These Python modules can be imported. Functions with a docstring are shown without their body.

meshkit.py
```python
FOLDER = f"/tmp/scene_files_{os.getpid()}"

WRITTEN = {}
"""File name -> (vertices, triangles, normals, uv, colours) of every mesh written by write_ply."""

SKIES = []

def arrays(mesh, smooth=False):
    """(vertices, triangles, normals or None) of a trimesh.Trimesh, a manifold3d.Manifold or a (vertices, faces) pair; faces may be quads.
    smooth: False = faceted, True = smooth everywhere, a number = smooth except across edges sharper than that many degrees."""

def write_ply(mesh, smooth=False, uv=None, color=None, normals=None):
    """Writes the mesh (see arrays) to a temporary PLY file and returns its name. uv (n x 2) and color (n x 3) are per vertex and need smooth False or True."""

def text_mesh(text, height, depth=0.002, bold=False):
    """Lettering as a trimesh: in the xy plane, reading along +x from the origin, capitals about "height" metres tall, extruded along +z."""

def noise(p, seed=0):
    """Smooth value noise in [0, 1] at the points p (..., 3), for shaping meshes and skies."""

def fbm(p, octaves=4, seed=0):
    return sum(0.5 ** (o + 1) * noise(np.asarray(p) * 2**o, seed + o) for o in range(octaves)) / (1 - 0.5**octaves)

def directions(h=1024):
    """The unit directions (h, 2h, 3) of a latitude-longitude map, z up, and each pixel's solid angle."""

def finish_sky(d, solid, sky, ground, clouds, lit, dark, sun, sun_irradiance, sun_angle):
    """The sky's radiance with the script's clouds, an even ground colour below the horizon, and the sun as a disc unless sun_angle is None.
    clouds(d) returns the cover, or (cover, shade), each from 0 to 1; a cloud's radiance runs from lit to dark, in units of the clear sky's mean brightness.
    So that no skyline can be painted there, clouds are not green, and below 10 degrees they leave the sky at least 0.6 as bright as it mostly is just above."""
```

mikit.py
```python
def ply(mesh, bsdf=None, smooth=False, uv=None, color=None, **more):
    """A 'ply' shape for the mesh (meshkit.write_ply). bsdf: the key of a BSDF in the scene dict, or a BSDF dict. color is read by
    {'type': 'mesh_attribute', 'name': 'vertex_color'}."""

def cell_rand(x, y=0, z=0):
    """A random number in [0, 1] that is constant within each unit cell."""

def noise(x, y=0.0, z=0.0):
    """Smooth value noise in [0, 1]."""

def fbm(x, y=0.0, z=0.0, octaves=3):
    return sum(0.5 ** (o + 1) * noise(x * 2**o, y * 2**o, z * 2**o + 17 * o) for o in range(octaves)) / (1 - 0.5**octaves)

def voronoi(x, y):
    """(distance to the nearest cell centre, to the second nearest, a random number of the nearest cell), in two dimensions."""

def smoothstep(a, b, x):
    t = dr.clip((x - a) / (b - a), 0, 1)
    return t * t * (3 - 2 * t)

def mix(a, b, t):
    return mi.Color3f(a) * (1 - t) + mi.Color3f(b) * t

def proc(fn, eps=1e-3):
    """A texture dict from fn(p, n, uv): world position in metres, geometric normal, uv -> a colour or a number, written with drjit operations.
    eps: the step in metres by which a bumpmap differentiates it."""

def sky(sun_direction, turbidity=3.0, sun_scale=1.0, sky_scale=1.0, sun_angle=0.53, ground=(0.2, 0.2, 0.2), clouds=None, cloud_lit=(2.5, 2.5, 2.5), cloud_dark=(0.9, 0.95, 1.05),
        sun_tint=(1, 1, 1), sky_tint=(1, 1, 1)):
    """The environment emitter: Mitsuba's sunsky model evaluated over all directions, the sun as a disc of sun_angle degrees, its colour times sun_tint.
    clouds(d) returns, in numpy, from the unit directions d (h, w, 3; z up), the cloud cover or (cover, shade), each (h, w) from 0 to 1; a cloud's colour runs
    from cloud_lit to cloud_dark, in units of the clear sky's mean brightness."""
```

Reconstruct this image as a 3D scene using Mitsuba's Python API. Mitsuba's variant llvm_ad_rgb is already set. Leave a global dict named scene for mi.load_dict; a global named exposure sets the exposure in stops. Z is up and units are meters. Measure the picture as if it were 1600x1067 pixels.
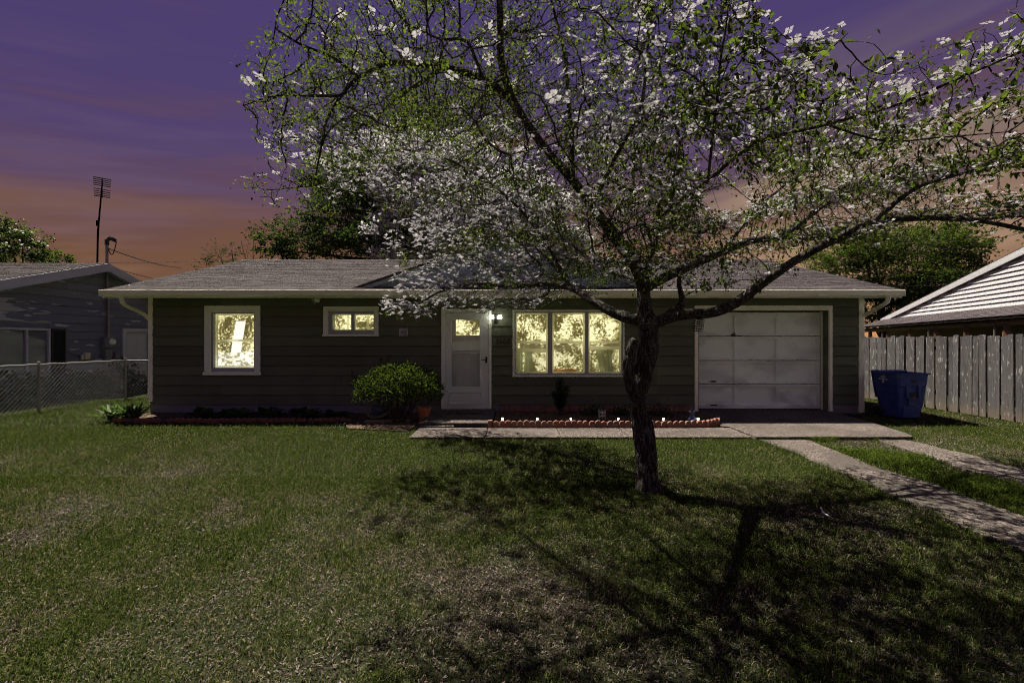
import math, random
import numpy as np, trimesh, drjit as dr, mitsuba as mi
import mikit, meshkit
import shapely
from shapely.geometry import Polygon, box as sbox
from shapely.ops import unary_union
from scipy.spatial import cKDTree
from mikit import noise, fbm, voronoi, cell_rand, smoothstep, mix

T = mi.ScalarTransform4f
rng = np.random.default_rng(11)
scene, labels = {}, {}

# ------------------------------------------------------------------ camera, sky, exposure
F, CX, CY, EYE = 711.0, 800.0, 533.5, 1.55            # the photograph's pixels; eye height in metres
scene['camera'] = {'type': 'perspective', 'fov': 2 * math.degrees(math.atan(800 / F)), 'fov_axis': 'x',
                   'near_clip': 0.05, 'far_clip': 2000.0,
                   'to_world': T().look_at(origin=[0, 0, EYE], target=[0, 1, EYE], up=[0, 0, 1])}
SUN = (-0.36, 0.285, 1.0)


def dusk(d):
    """Dusk cloud deck: indigo overhead, brown-orange low down, peach streaks in the brighter half of the sky."""
    az = np.degrees(np.arctan2(d[..., 0], d[..., 1]))
    el = np.degrees(np.arcsin(np.clip(d[..., 2], -1, 1)))
    q = np.stack([az / 40.0, (el - 0.11 * az) / 3.4, np.zeros_like(az)], -1)
    q2 = np.stack([az / 15.0, (el - 0.14 * az) / 1.3, np.zeros_like(az) + 3], -1)
    q3 = np.stack([az / 7.0, (el - 0.12 * az) / .55, np.zeros_like(az) + 7], -1)
    n1, n2, n3 = meshkit.fbm(q + 5, 4, 3), meshkit.fbm(q2 + 9, 4, 8), meshkit.fbm(q3, 3, 12)
    toward = np.exp(-((np.abs(az - 36) / 40.0) ** 2))                      # the side where the sun went down
    shade = np.clip((el - 2.5) / 25.0 + (n1 - .5) * .70 + (n2 - .5) * .60 + (n3 - .5) * .14 - .10 * toward, 0, 1)
    shade = shade * shade * (3 - 2 * shade)
    band = np.clip((n1 - .50) * 5, 0, 1) * np.clip(1.25 - np.abs(el - 17) / 11.0, 0, 1) * (.55 + .9 * n2)
    peach = np.clip(toward * (.62 * np.clip(1.15 - el / 12.0, 0, 1) + .75 * band) + .10 * np.clip((n2 - .52) * 5, 0, 1) * np.clip(1.3 - el / 26, 0, 1), 0, .85)
    return 1 - peach, shade


scene['sky'] = mikit.sky(SUN, turbidity=3.0, sun_scale=6.4, sky_scale=1.0, sun_angle=0.53, ground=(0.12, 0.12, 0.10), clouds=dusk,
                         cloud_lit=(.76, .37, .22), cloud_dark=(.33, .225, .72), sky_tint=(4.6, 1.85, .70), sun_tint=(1.0, 1.08, 1.12))
exposure = 0.42


# ------------------------------------------------------------------ helpers
def W(px, py, Y):
    """The point at depth Y seen at a place of the photograph: only used to measure where things stand."""
    return np.array([(px - CX) / F * Y, Y, EYE - (py - CY) / F * Y])


def numbered(key):
    if key not in scene and key not in labels:
        return key
    k = 1
    while f'{key}_{k:03d}' in scene or f'{key}_{k:03d}' in labels:
        k += 1
    return f'{key}_{k:03d}'


def thing(name, label=None, cat=None, group=None, kind=None):
    key = numbered(name)
    labels[key] = {k: v for k, v in dict(label=label, category=cat, group=group, kind=kind).items() if v}
    return key


_next = {}


def add(name, mesh, mat, parent=None, smooth=False, color=None, label=None, kind=None, cat=None, group=None, **more):
    base = f'{parent}__{name}' if parent else name
    n = _next.get(base, 0)
    key = base if n == 0 and base not in scene else f'{base}_{max(n, 1):03d}'
    while key in scene:
        n += 1
        key = f'{base}_{n:03d}'
    _next[base] = n + 1
    if isinstance(mesh, MB):
        mesh = mesh.out()
    scene[key] = mikit.ply(mesh, mat, smooth=smooth, color=color, **more)
    lab = {k: v for k, v in dict(label=label, category=cat, group=group, kind=kind).items() if v}
    if lab:
        labels[key] = {**labels.get(key, {}), **lab}
    return key


class MB:
    """Collects pieces of one mesh."""

    def __init__(self):
        self.v, self.f, self.n = [], [], 0

    def add(self, v, f):
        v, f = np.asarray(v, float), np.asarray(f, int)
        if f.shape[1] == 4:
            f = np.vstack([f[:, [0, 1, 2]], f[:, [0, 2, 3]]])
        self.v.append(v); self.f.append(f + self.n); self.n += len(v)
        return self

    def mesh(self, m):
        return self.add(m.vertices, m.faces)

    def box(self, x0, x1, y0, y1, z0, z1):
        v = np.array([[x, y, z] for x in (x0, x1) for y in (y0, y1) for z in (z0, z1)])
        return self.add(v, [[0, 1, 3, 2], [4, 6, 7, 5], [0, 4, 5, 1], [2, 3, 7, 6], [0, 2, 6, 4], [1, 5, 7, 3]])

    def cbox(self, x0, x1, y0, y1, z0, z1, b=.004):
        return self.mesh(cbox(x0, x1, y0, y1, z0, z1, b))

    def tube(self, p, r, sides=6, cap=True):
        v, f = tube(p, r, sides, cap)
        return self.add(v, f)

    def out(self):
        return np.vstack(self.v), np.vstack(self.f)


_CB = {}


def cbox(x0, x1, y0, y1, z0, z1, b=.004):
    """A box with chamfered edges."""
    c, h = np.array([x0 + x1, y0 + y1, z0 + z1]) / 2, np.abs(np.array([x1 - x0, y1 - y0, z1 - z0])) / 2
    b = min(b, .45 * h.min())
    if 'c' not in _CB:
        s = np.array([[x, y, z] for x in (-1, 1) for y in (-1, 1) for z in (-1, 1)], float)
        k = np.vstack([s * 2 - s * np.eye(3)[a] * 0 - np.array([0., 0, 0]) for a in range(1)])
        pts = np.vstack([s * (2 - np.eye(3)[a]) if False else s * np.where(np.arange(3) == a, 2., 1.) for a in range(3)])
        m = trimesh.convex.convex_hull(pts)
        _CB['c'] = (np.array(m.vertices), np.array(m.faces))
    v, f = _CB['c']
    sg, big = np.sign(v), np.abs(v) > 1.5
    return trimesh.Trimesh(c + sg * np.where(big, h, h - b), f, process=False)


def tube(p, r, sides=6, cap=True):
    p = np.asarray(p, float)
    r = np.broadcast_to(np.asarray(r, float), (len(p),))
    t = np.gradient(p, axis=0)
    t /= np.linalg.norm(t, axis=1, keepdims=True) + 1e-12
    a = np.zeros_like(p)
    ref = np.array([0, 0, 1.]) if abs(t[0, 2]) < .9 else np.array([1., 0, 0])
    a[0] = np.cross(t[0], ref)
    for i in range(1, len(p)):
        a[i] = a[i - 1] - t[i] * np.dot(a[i - 1], t[i])
        a[i] /= np.linalg.norm(a[i]) + 1e-12
    a /= np.linalg.norm(a, axis=1, keepdims=True) + 1e-12
    b = np.cross(t, a)
    ang = np.arange(sides) * 2 * np.pi / sides
    v = p[:, None] + r[:, None, None] * (np.cos(ang)[None, :, None] * a[:, None] + np.sin(ang)[None, :, None] * b[:, None])
    v = v.reshape(-1, 3)
    i, j = np.meshgrid(np.arange(len(p) - 1), np.arange(sides), indexing='ij')
    q = np.stack([i * sides + j, i * sides + (j + 1) % sides, (i + 1) * sides + (j + 1) % sides, (i + 1) * sides + j], -1).reshape(-1, 4)
    f = np.vstack([q[:, [0, 1, 2]], q[:, [0, 2, 3]]])
    if cap:
        n = len(v)
        v = np.vstack([v, p[0], p[-1]])
        k = np.arange(sides)
        e = (len(p) - 1) * sides
        f = np.vstack([f, np.stack([(k + 1) % sides, k, k * 0 + n], 1), np.stack([e + k, e + (k + 1) % sides, k * 0 + n + 1], 1)])
    return v, f


def prism(poly, h, b=0):
    """A shapely polygon in xy, extruded up from z = 0 to h."""
    return trimesh.creation.extrude_polygon(poly, h, engine='earcut')


def upright(m, y0):
    """A prism made in (x, z) turned to stand at y0 .. y0 + h."""
    v = np.array(m.vertices)
    return trimesh.Trimesh(np.stack([v[:, 0], y0 + v[:, 2], v[:, 1]], 1), np.array(m.faces)[:, ::-1], process=False)


def lathe(profile, n=24, at=(0, 0, 0)):
    p = np.array(profile, float)
    a = np.arange(n) * 2 * np.pi / n
    v = np.stack([p[:, None, 0] * np.cos(a), p[:, None, 0] * np.sin(a), p[:, None, 1] + 0 * a], -1).reshape(-1, 3) + np.array(at)
    i, j = np.meshgrid(np.arange(len(p) - 1), np.arange(n), indexing='ij')
    q = np.stack([i * n + j, i * n + (j + 1) % n, (i + 1) * n + (j + 1) % n, (i + 1) * n + j], -1).reshape(-1, 4)
    return v, q


def spline(pts, step=.08):
    """Catmull-Rom through rows (x, y, z, r), resampled."""
    p = np.asarray(pts, float)
    e = np.vstack([2 * p[0] - p[1], p, 2 * p[-1] - p[-2]])
    out = []
    for i in range(1, len(e) - 2):
        n = max(1, int(np.linalg.norm(e[i + 1, :3] - e[i, :3]) / step))
        t = (np.arange(n) / n)[:, None]
        out.append(.5 * (2 * e[i] + (e[i + 1] - e[i - 1]) * t + (2 * e[i - 1] - 5 * e[i] + 4 * e[i + 1] - e[i + 2]) * t ** 2 + (3 * e[i] - e[i - 1] - 3 * e[i + 1] + e[i + 2]) * t ** 3))
    return np.vstack(out + [p[-1:]])


def unit(v):
    return v / (np.linalg.norm(v, axis=-1, keepdims=True) + 1e-12)


def frames(d, roll=None, up=(0, 0, 1.)):
    """Axes (along, across, normal) for leaves that point along the rows of d."""
    d = unit(d)
    s = np.cross(d, np.broadcast_to(up, d.shape))
    bad = np.linalg.norm(s, axis=1) < 1e-3
    s[bad] = [1, 0, 0]
    s = unit(s)
    n = np.cross(s, d)
    if roll is not None:
        c, k = np.cos(roll)[:, None], np.sin(roll)[:, None]
        s, n = s * c + n * k, n * c - s * k
    return d, s, n


def leaves(P, D, size, roll, template):
    """Many copies of a leaf template (verts in (along, across, normal), faces) as one mesh."""
    v0, f0 = template
    d, s, n = frames(D, roll)
    size = np.broadcast_to(size, (len(P),))[:, None, None]
    v = P[:, None] + size * (v0[None, :, :1] * d[:, None] + v0[None, :, 1:2] * s[:, None] + v0[None, :, 2:] * n[:, None])
    f = f0[None] + (np.arange(len(P)) * len(v0))[:, None, None]
    return v.reshape(-1, 3), f.reshape(-1, 3)


LEAF2 = (np.array([[0, 0, 0], [.45, .27, .05], [1, 0, -.08], [.45, -.27, .05]]), np.array([[0, 2, 1], [0, 3, 2]]))
LEAF6 = (np.array([[0, 0, 0], [.25, .2, .05], [.25, 0, 0], [.25, -.2, .05], [.6, .25, .03], [.6, 0, -.03], [.6, -.25, .03], [1.05, 0, -.16]]),
         np.array([[0, 2, 1], [0, 3, 2], [1, 2, 5], [1, 5, 4], [2, 3, 6], [2, 6, 5], [4, 5, 7], [5, 6, 7]]))


def flower_template(rich):
    """A dogwood bloom: four notched bracts about the normal axis and a button in the middle."""
    V, Fc = [], []
    for k in range(4):
        a = k * np.pi / 2 + (.12 if k % 2 else -.05)
        L, wd = (1.0, .40) if k % 2 else (.92, .44)
        loc = np.array([[.06, 0, 0], [.38, wd * .8, .05], [.42, 0, -.03], [.38, -wd * .8, .05], [.82, wd, .02], [.86, 0, .06], [.82, -wd, .02], [L, .13, .10], [L, -.13, .10], [L * .94, 0, .12]])
        fc = np.array([[0, 2, 1], [0, 3, 2], [1, 2, 5], [1, 5, 4], [2, 3, 6], [2, 6, 5], [4, 5, 9], [4, 9, 7], [5, 6, 9], [6, 8, 9]])
        if not rich:
            loc = np.array([[.06, 0, 0], [.55, wd, .04], [.62, 0, -.02], [.55, -wd, .04], [L, 0.1, .09], [L, -.1, .09]])
            fc = np.array([[0, 2, 1], [0, 3, 2], [1, 2, 4], [2, 5, 4], [2, 3, 5]])
        c, s = np.cos(a), np.sin(a)
        n0 = sum(len(x) for x in V)
        V.append(np.stack([loc[:, 0] * c - loc[:, 1] * s, loc[:, 0] * s + loc[:, 1] * c, loc[:, 2]], 1))
        Fc.append(fc + n0)
    return np.vstack(V), np.vstack(Fc)


# ------------------------------------------------------------------ materials
def rgb(*c):
    return {'type': 'rgb', 'value': list(c)}


def mat(key, base, rough=.6, bump=None, bscale=1.0, spec=.4, metal=0., two=True, **more):
    b = {'type': 'principled', 'base_color': base if isinstance(base, dict) else rgb(*base), 'roughness': rough, 'metallic': metal, 'specular': spec, **more}
    if bump is not None:
        b = {'type': 'bumpmap', 'arbitrary': mikit.proc(bump[0], eps=bump[1]), 'scale': bscale, 'bsdf': b}
    scene[key] = {'type': 'twosided', 'bsdf': b} if two else b
    return key


def thin(key, base, trans=1.0, rough=.55):
    scene[key] = {'type': 'principledthin', 'base_color': base if isinstance(base, dict) else rgb(*base), 'roughness': rough, 'diff_trans': trans, 'eta': 1.4, 'spec_trans': 0.0}
    return key


VC = {'type': 'mesh_attribute', 'name': 'vertex_color'}


def c_siding(p, n, uv):
    g = fbm(p.x * 14, p.y * 3, p.z * 120, 3)
    w = fbm(p.x * .9, p.z * 2.1, 4.0, 3)
    k = cell_rand(dr.floor((p.z - .2) / .2096), dr.floor(p.x / 3.1), 3)
    low = 1 - smoothstep(.15, .75, p.z + .3 * w)
    c = mix((.070, .084, .056), (.112, .128, .084), .25 + .5 * g)
    return mix(c * (.80 + .40 * k) * (.85 + .3 * fbm(p.x * 3.0, 2.0, p.z * .7, 3)), (.105, .12, .115), .45 * low * w)


def c_grain(p, n, uv):
    return fbm(p.x * 18, p.z * 160, p.y * 18, 3)


def c_trim(p, n, uv):
    w = fbm(p.x * 6, p.y * 6, p.z * 6, 3)
    return mix((.80, .82, .68), (.60, .62, .50), smoothstep(.45, .8, w) * .5)


def c_garage(p, n, uv):
    a = fbm(p.x * 2.2, 3.0, p.z * 3.0, 4)
    b = fbm(p.x * 26, 1.0, p.z * 26, 3)
    low = smoothstep(1.1, .05, p.z)
    c = mix((.78, .84, .80), (.56, .60, .58), smoothstep(.40, .75, a) * .7 + .15 * b)
    return mix(c, (.42, .43, .45), low * smoothstep(.38, .62, a) * .55)


def c_shingle(p, n, uv):
    row = dr.floor(p.y / .134)
    u = p.x / .33 + .5 * cell_rand(row, 0, 7)
    k = cell_rand(dr.floor(u), row, 1)
    g = fbm(p.x * 9, p.y * 34, p.z * 9, 3)
    s = fbm(p.x * .5, p.y * 2.0, 1.0, 3)
    c = mix((.024, .020, .024), (.054, .046, .052), .15 + .6 * k)
    return c * (.62 + .7 * g) * (.75 + .5 * s)


def c_concrete(p, n, uv):
    d1, d2, k = voronoi(p.x * 62, p.y * 62)
    a = fbm(p.x * 1.4, p.y * 1.4, 2.0, 4)
    st = smoothstep(.5, .72, fbm(p.x * 2.3 + 7, p.y * 2.3, 5.0, 3))
    c = mix((.028, .023, .022), (.150, .127, .120), k * k) * (.70 + .6 * a)
    return mix(c, (.04, .035, .032), .6 * st + .4 * smoothstep(.35, .7, d1))


def b_concrete(p, n, uv):
    d1, d2, k = voronoi(p.x * 62, p.y * 62)
    return .4 * (1 - dr.minimum(d1, 1.0)) + fbm(p.x * 9, p.y * 9, 1.0, 3)


def c_soil(p, n, uv):
    a = fbm(p.x * 1.1, p.y * 1.1, 1.0, 4)
    b = fbm(p.x * 30, p.y * 30, 2.0, 3)
    far = smoothstep(9.5, 13.0, p.y)
    c = mix((.007, .006, .005), (.032, .027, .020), b)
    g = mix((.004, .009, .002), (.017, .026, .007), b)
    return mix(c, g, smoothstep(.32, .55, a) * .6 + far * .4)


def b_soil(p, n, uv):
    return fbm(p.x * 22, p.y * 22, 0.0, 4)


def c_mulch(p, n, uv):
    d1, d2, k = voronoi(p.x * 34 + p.z * 9, p.y * 20)
    return mix((.035, .024, .018), (.12, .085, .06), k) * (.6 + .6 * noise(p.x * 90, p.y * 90, p.z * 90))


def c_bark(p, n, uv):
    a = fbm(p.x * 85, p.y * 85, p.z * 11, 4)
    b = fbm(p.x * 9, p.y * 9, p.z * 5, 3)
    g = fbm(p.x * 120, p.y * 120, p.z * 60, 3)
    c = mix((.016, .013, .012), (.11, .098, .092), smoothstep(.42, .66, a) * (.4 + .6 * g))
    return mix(c, (.26, .25, .25), .6 * smoothstep(.56, .70, g) * smoothstep(.40, .62, b))


def b_bark(p, n, uv):
    return fbm(p.x * 85, p.y * 85, p.z * 12, 3)


def c_nsiding(p, n, uv):
    """Slate-blue boards, the gable boards paler, bare pale patches where the paint has gone."""
    g = fbm(p.y * 9, 2.0, p.z * 70, 3)
    k = cell_rand(dr.floor((p.z + .04) / .235), 2, 5)
    c = mix((.10, .11, .155), (.18, .19, .25), .3 + .4 * g + .3 * (k - .5))
    pale = smoothstep(2.74, 2.79, p.z + .02 * g)
    c = mix(c, (.19, .205, .26), pale * .8)
    m = fbm(p.y * 1.1 + 3, 1.0, p.z * 5.5, 4)
    zone = smoothstep(2.0, 2.08, p.z) * smoothstep(2.70, 2.6, p.z) * smoothstep(12.9, 12.0, p.y)
    peel = smoothstep(.50, .54, m + .10 * (zone - 1) * 4) * zone
    few = smoothstep(.715, .73, fbm(p.y * 2.3, 7.0, p.z * 9, 4))
    return mix(c, (.40, .42, .48), dr.maximum(peel, few) * .9)


def c_fence(p, n, uv):
    k = cell_rand(dr.floor(p.y / .148), 3, 1)
    g = fbm(p.y * 70, p.x * 20, p.z * 3.2, 4)
    s = fbm(p.y * 26 + 40, p.x * 9, p.z * 1.5, 3)
    c = mix((.018, .018, .021), (.115, .112, .124), .12 + .6 * g + .3 * k)
    c = mix(c, (.085, .075, .07), smoothstep(.5, .68, s) * .7)
    kn, _, r = voronoi(p.y * 7.0 + 31, p.z * 3.3)
    c = mix(c, (.05, .045, .04), smoothstep(.10, .05, kn) * .8)
    pale = smoothstep(.66, .78, fbm(p.y * 34, 3.0, p.z * 7, 3))
    return mix(mix(c, (.36, .35, .36), pale * .5), (.14, .11, .08), smoothstep(.35, .0, p.z) * .6)


def b_fence(p, n, uv):
    return fbm(p.y * 80, p.x * 20, p.z * 4, 3)


def c_brick(p, n, uv):
    a = fbm(p.x * 11, p.y * 11, p.z * 20, 4)
    k = cell_rand(dr.floor(p.x / .104), 1, 2)
    return mix(mix((.25, .095, .065), (.18, .09, .07), k), (.13, .10, .09), smoothstep(.42, .68, a) * .85)


def c_plastic(p, n, uv):
    a = fbm(p.x * 7, p.y * 7, p.z * 7, 4)
    return mix((.024, .050, .24), (.055, .09, .28), smoothstep(.4, .75, a))


def c_rust(p, n, uv):
    return mix((.55, .20, .085), (.33, .15, .09), fbm(p.x * 20, p.y * 20, p.z * 30, 3))


mat('m_siding', mikit.proc(c_siding), .75, (c_grain, .002), .004)
mat('m_trim', mikit.proc(c_trim), .5)
mat('m_frame', (.70, .76, .68), .45)
mat('m_frame_dark', (.30, .32, .35), .45)
mat('m_storm', (.60, .66, .62), .4)
mat('m_inner_door', (.42, .45, .46), .5)
mat('m_garage', mikit.proc(c_garage), .6)
mat('m_gutter', (.74, .77, .60), .4)
mat('m_shingle', mikit.proc(c_shingle), .95, spec=.2)
mat('m_gable', (.24, .28, .37), .7)
mat('m_foundation', (.17, .175, .19), .85)
mat('m_dark', (.018, .018, .02), .5)
mat('m_soot', (.010, .010, .011), .95, spec=.05)
mat('m_black', (.012, .012, .013), .35)
mat('m_interior', (.30, .26, .20), .9)
mat('m_concrete', mikit.proc(c_concrete), .9, (b_concrete, .004), .012, spec=.2)
mat('m_soil', mikit.proc(c_soil), .95, (b_soil, .01), .05, spec=.1)
mat('m_mulch', mikit.proc(c_mulch), .95, (b_soil, .01), .04, spec=.1)
mat('m_bark', mikit.proc(c_bark), .9, (b_bark, .003), .03, spec=.25)
mat('m_nsiding', mikit.proc(c_nsiding), .75)
mat('m_nfascia', (.42, .44, .50), .6)
mat('m_fence', mikit.proc(c_fence), .9, (b_fence, .003), .01, spec=.2)
mat('m_wood', (.21, .15, .11), .9)
mat('m_wood_end', (.36, .20, .11), .9)
mat('m_brick', mikit.proc(c_brick), .85, spec=.25)
mat('m_plastic', mikit.proc(c_plastic), .45, spec=.4)
mat('m_print', (.55, .55, .58), .6)
mat('m_galv', (.20, .20, .21), .42, metal=.5)
mat('m_vinyl', (.38, .38, .42), .5)
mat('m_terracotta', mikit.proc(c_rust), .85)
mat('m_glaze', (.075, .095, .16), .25)
mat('m_hose', (.20, .21, .09), .5)
mat('m_cream', (.55, .52, .42), .6)
mat('m_blue', (.05, .10, .32), .4)
thin('m_grass', VC, .75, .6)
thin('m_leaf', VC, 1.2, .5)
thin('m_bloom', VC, .75, .6)
thin('m_sash', (.97, .96, .90), 2.0, .6)
thin('m_drape', (.55, .60, .48), 1.3, .7)
thin('m_cushion', (.85, .50, .28), 1.4, .7)
scene['m_glass'] = {'type': 'thindielectric', 'int_ior': 1.5}


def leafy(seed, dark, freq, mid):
    """Radiance of the window glow, with reflected foliage painted in as speckle."""

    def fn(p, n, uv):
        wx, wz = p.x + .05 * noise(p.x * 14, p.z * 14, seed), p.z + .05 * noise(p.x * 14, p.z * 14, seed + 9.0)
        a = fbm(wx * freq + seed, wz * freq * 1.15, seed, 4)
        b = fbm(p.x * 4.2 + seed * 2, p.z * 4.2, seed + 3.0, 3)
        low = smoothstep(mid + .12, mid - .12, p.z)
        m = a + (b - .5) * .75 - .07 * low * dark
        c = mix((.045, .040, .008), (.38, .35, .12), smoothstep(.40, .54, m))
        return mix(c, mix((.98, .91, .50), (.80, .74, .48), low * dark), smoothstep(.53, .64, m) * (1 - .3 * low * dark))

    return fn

# ------------------------------------------------------------------ ground, walk, drive
YW = 9.74                                              # the house front
SX = lambda px: (px - CX) / 73.0                       # measured on the front wall: 73 px to the metre
SZ = lambda py: EYE - (py - CY) / 73.0

v, f = np.array([[-300, -60, 0], [300, -60, 0], [300, 600, 0], [-300, 600, 0.]]), np.array([[0, 1, 2, 3]])
add('lawn', (v, f), 'm_soil', kind='structure')


def ragged(pts, amp, step, seed):
    """A polygon with an uneven, broken edge."""
    ring = Polygon(pts).exterior
    n = max(8, int(ring.length / step))
    p = np.array([ring.interpolate(i / n, normalized=True).coords[0] for i in range(n)])
    o = np.stack([meshkit.fbm(np.c_[p * 3.1, p[:, :1] * 0 + s], 3, seed) - .5 for s in (1, 7)], 1)
    return Polygon(p + o * amp * 2).buffer(0)


walk_edges = [-1.62, -.42, .77, 1.85, 2.85, 3.80]
walk_parts = [Polygon([(a + .006, 7.17), (b - .006, 7.17), (b - .006, 7.96), (a + .006, 7.96)]) for a, b in zip(walk_edges[:-1], walk_edges[1:])]
k = thing('walkway', kind='structure')
for i, q in enumerate(walk_parts):
    add('slab', prism(ragged(q.exterior.coords[:-1], .012, .09, i), .045), 'm_concrete', k)
slab = Polygon([(3.815, 7.12), (6.30, 7.12), (6.45, 7.5), (6.78, 9.3), (6.80, 10.6), (3.94, 10.6), (3.94, 8.62), (3.72, 8.22), (3.72, 7.975), (3.815, 7.965)])
k = thing('driveway', kind='structure')
add('apron_slab', prism(ragged(slab.exterior.coords[:-1], .012, .12, 9), .06), 'm_concrete', k)
strips = [ragged([(3.82, 7.04), (4.60, 7.04), (4.42, 5.6), (4.50, 5.0), (4.46, 3.6), (4.44, -2), (3.66, -2), (3.70, 3.3), (3.86, 6.2)], .06, .15, 21),
          ragged([(5.64, 7.04), (6.14, 7.04), (6.12, 5.4), (6.08, 3.4), (6.02, -2), (5.26, -2), (5.30, 4.6), (5.46, 5.8)], .06, .15, 22)]
for s in strips:
    add('strip', prism(s, .03), 'm_concrete', k)
median = Polygon([(4.52, 7.08), (5.66, 7.06), (5.40, 5.0), (5.28, -2), (4.46, -2), (4.46, 4.0)])

bed_path = [(-.33, 7.965), (3.05, 7.965), (3.42, 8.02), (3.72, 8.22), (3.86, 8.50)]
front_bed = Polygon([(-.33, 7.98), (3.05, 7.98), (3.42, 8.03), (3.72, 8.23), (3.9, 8.55), (3.9, 9.73), (-.33, 9.73)])
left_bed = Polygon([(-7.75, 8.62), (-3.2, 8.72), (-2.9, 8.0), (-1.78, 7.75), (-1.68, 9.73), (-7.75, 9.73)])
for name, poly, hh in (('flower_bed', front_bed, .075), ('flower_bed', left_bed, .03)):
    add(name, prism(poly, hh), 'm_mulch', kind='structure')

# stoop: a low concrete step before the door
k = thing('door_stoop', 'low concrete stoop in front of the white storm door', 'step')
add('step_slab', cbox(-1.66, -.36, 8.05, 9.70, -.05, .115, .012), 'm_concrete', k)
add('lower_step', cbox(-1.66, -1.02, 7.97, 8.045, -.05, .07, .01), 'm_concrete', k)
k = thing('doormat', 'thin dark doormat lying on the concrete stoop', 'doormat')
m = MB().cbox(-1.28, -.62, 9.02, 9.44, .117, .128, .004)
for i in range(20):
    x = -1.27 + i * .033
    m.box(x, x + .02, 9.04, 9.42, .128, .133)
add('mat_pile', m, 'm_dark', k)


# ------------------------------------------------------------------ the house
H = thing('ranch_house', 'low ranch house with olive grey lap siding, white garage door and lit windows', 'house')
XL, XR = SX(235), SX(1347)
ZT = 2.47
openings = {'w1': (321, 408, 478, 587), 'w2': (506, 592, 479, 526), 'w3': (801, 975, 485, 589), 'door': (690, 768, 482, 652), 'garage': (1090, 1294, 484, 655)}
holes = {k: (SX(a), SX(b), SZ(d), SZ(c)) for k, (a, b, c, d) in openings.items()}
wall = Polygon([(XL, 0), (XR, 0), (XR, ZT), (XL, ZT)])
for x0, x1, z0, z1 in holes.values():
    wall = wall.difference(sbox(x0 + .03, max(z0 + .03, -.2) if z0 > .15 else -.2, x1 - .03, z1 - .03))
wk = add('front_wall', trimesh.util.concatenate([upright(prism(g, .12), YW + .001) for g in getattr(wall, 'geoms', [wall])]), 'm_siding', H)
m = MB()
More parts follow.
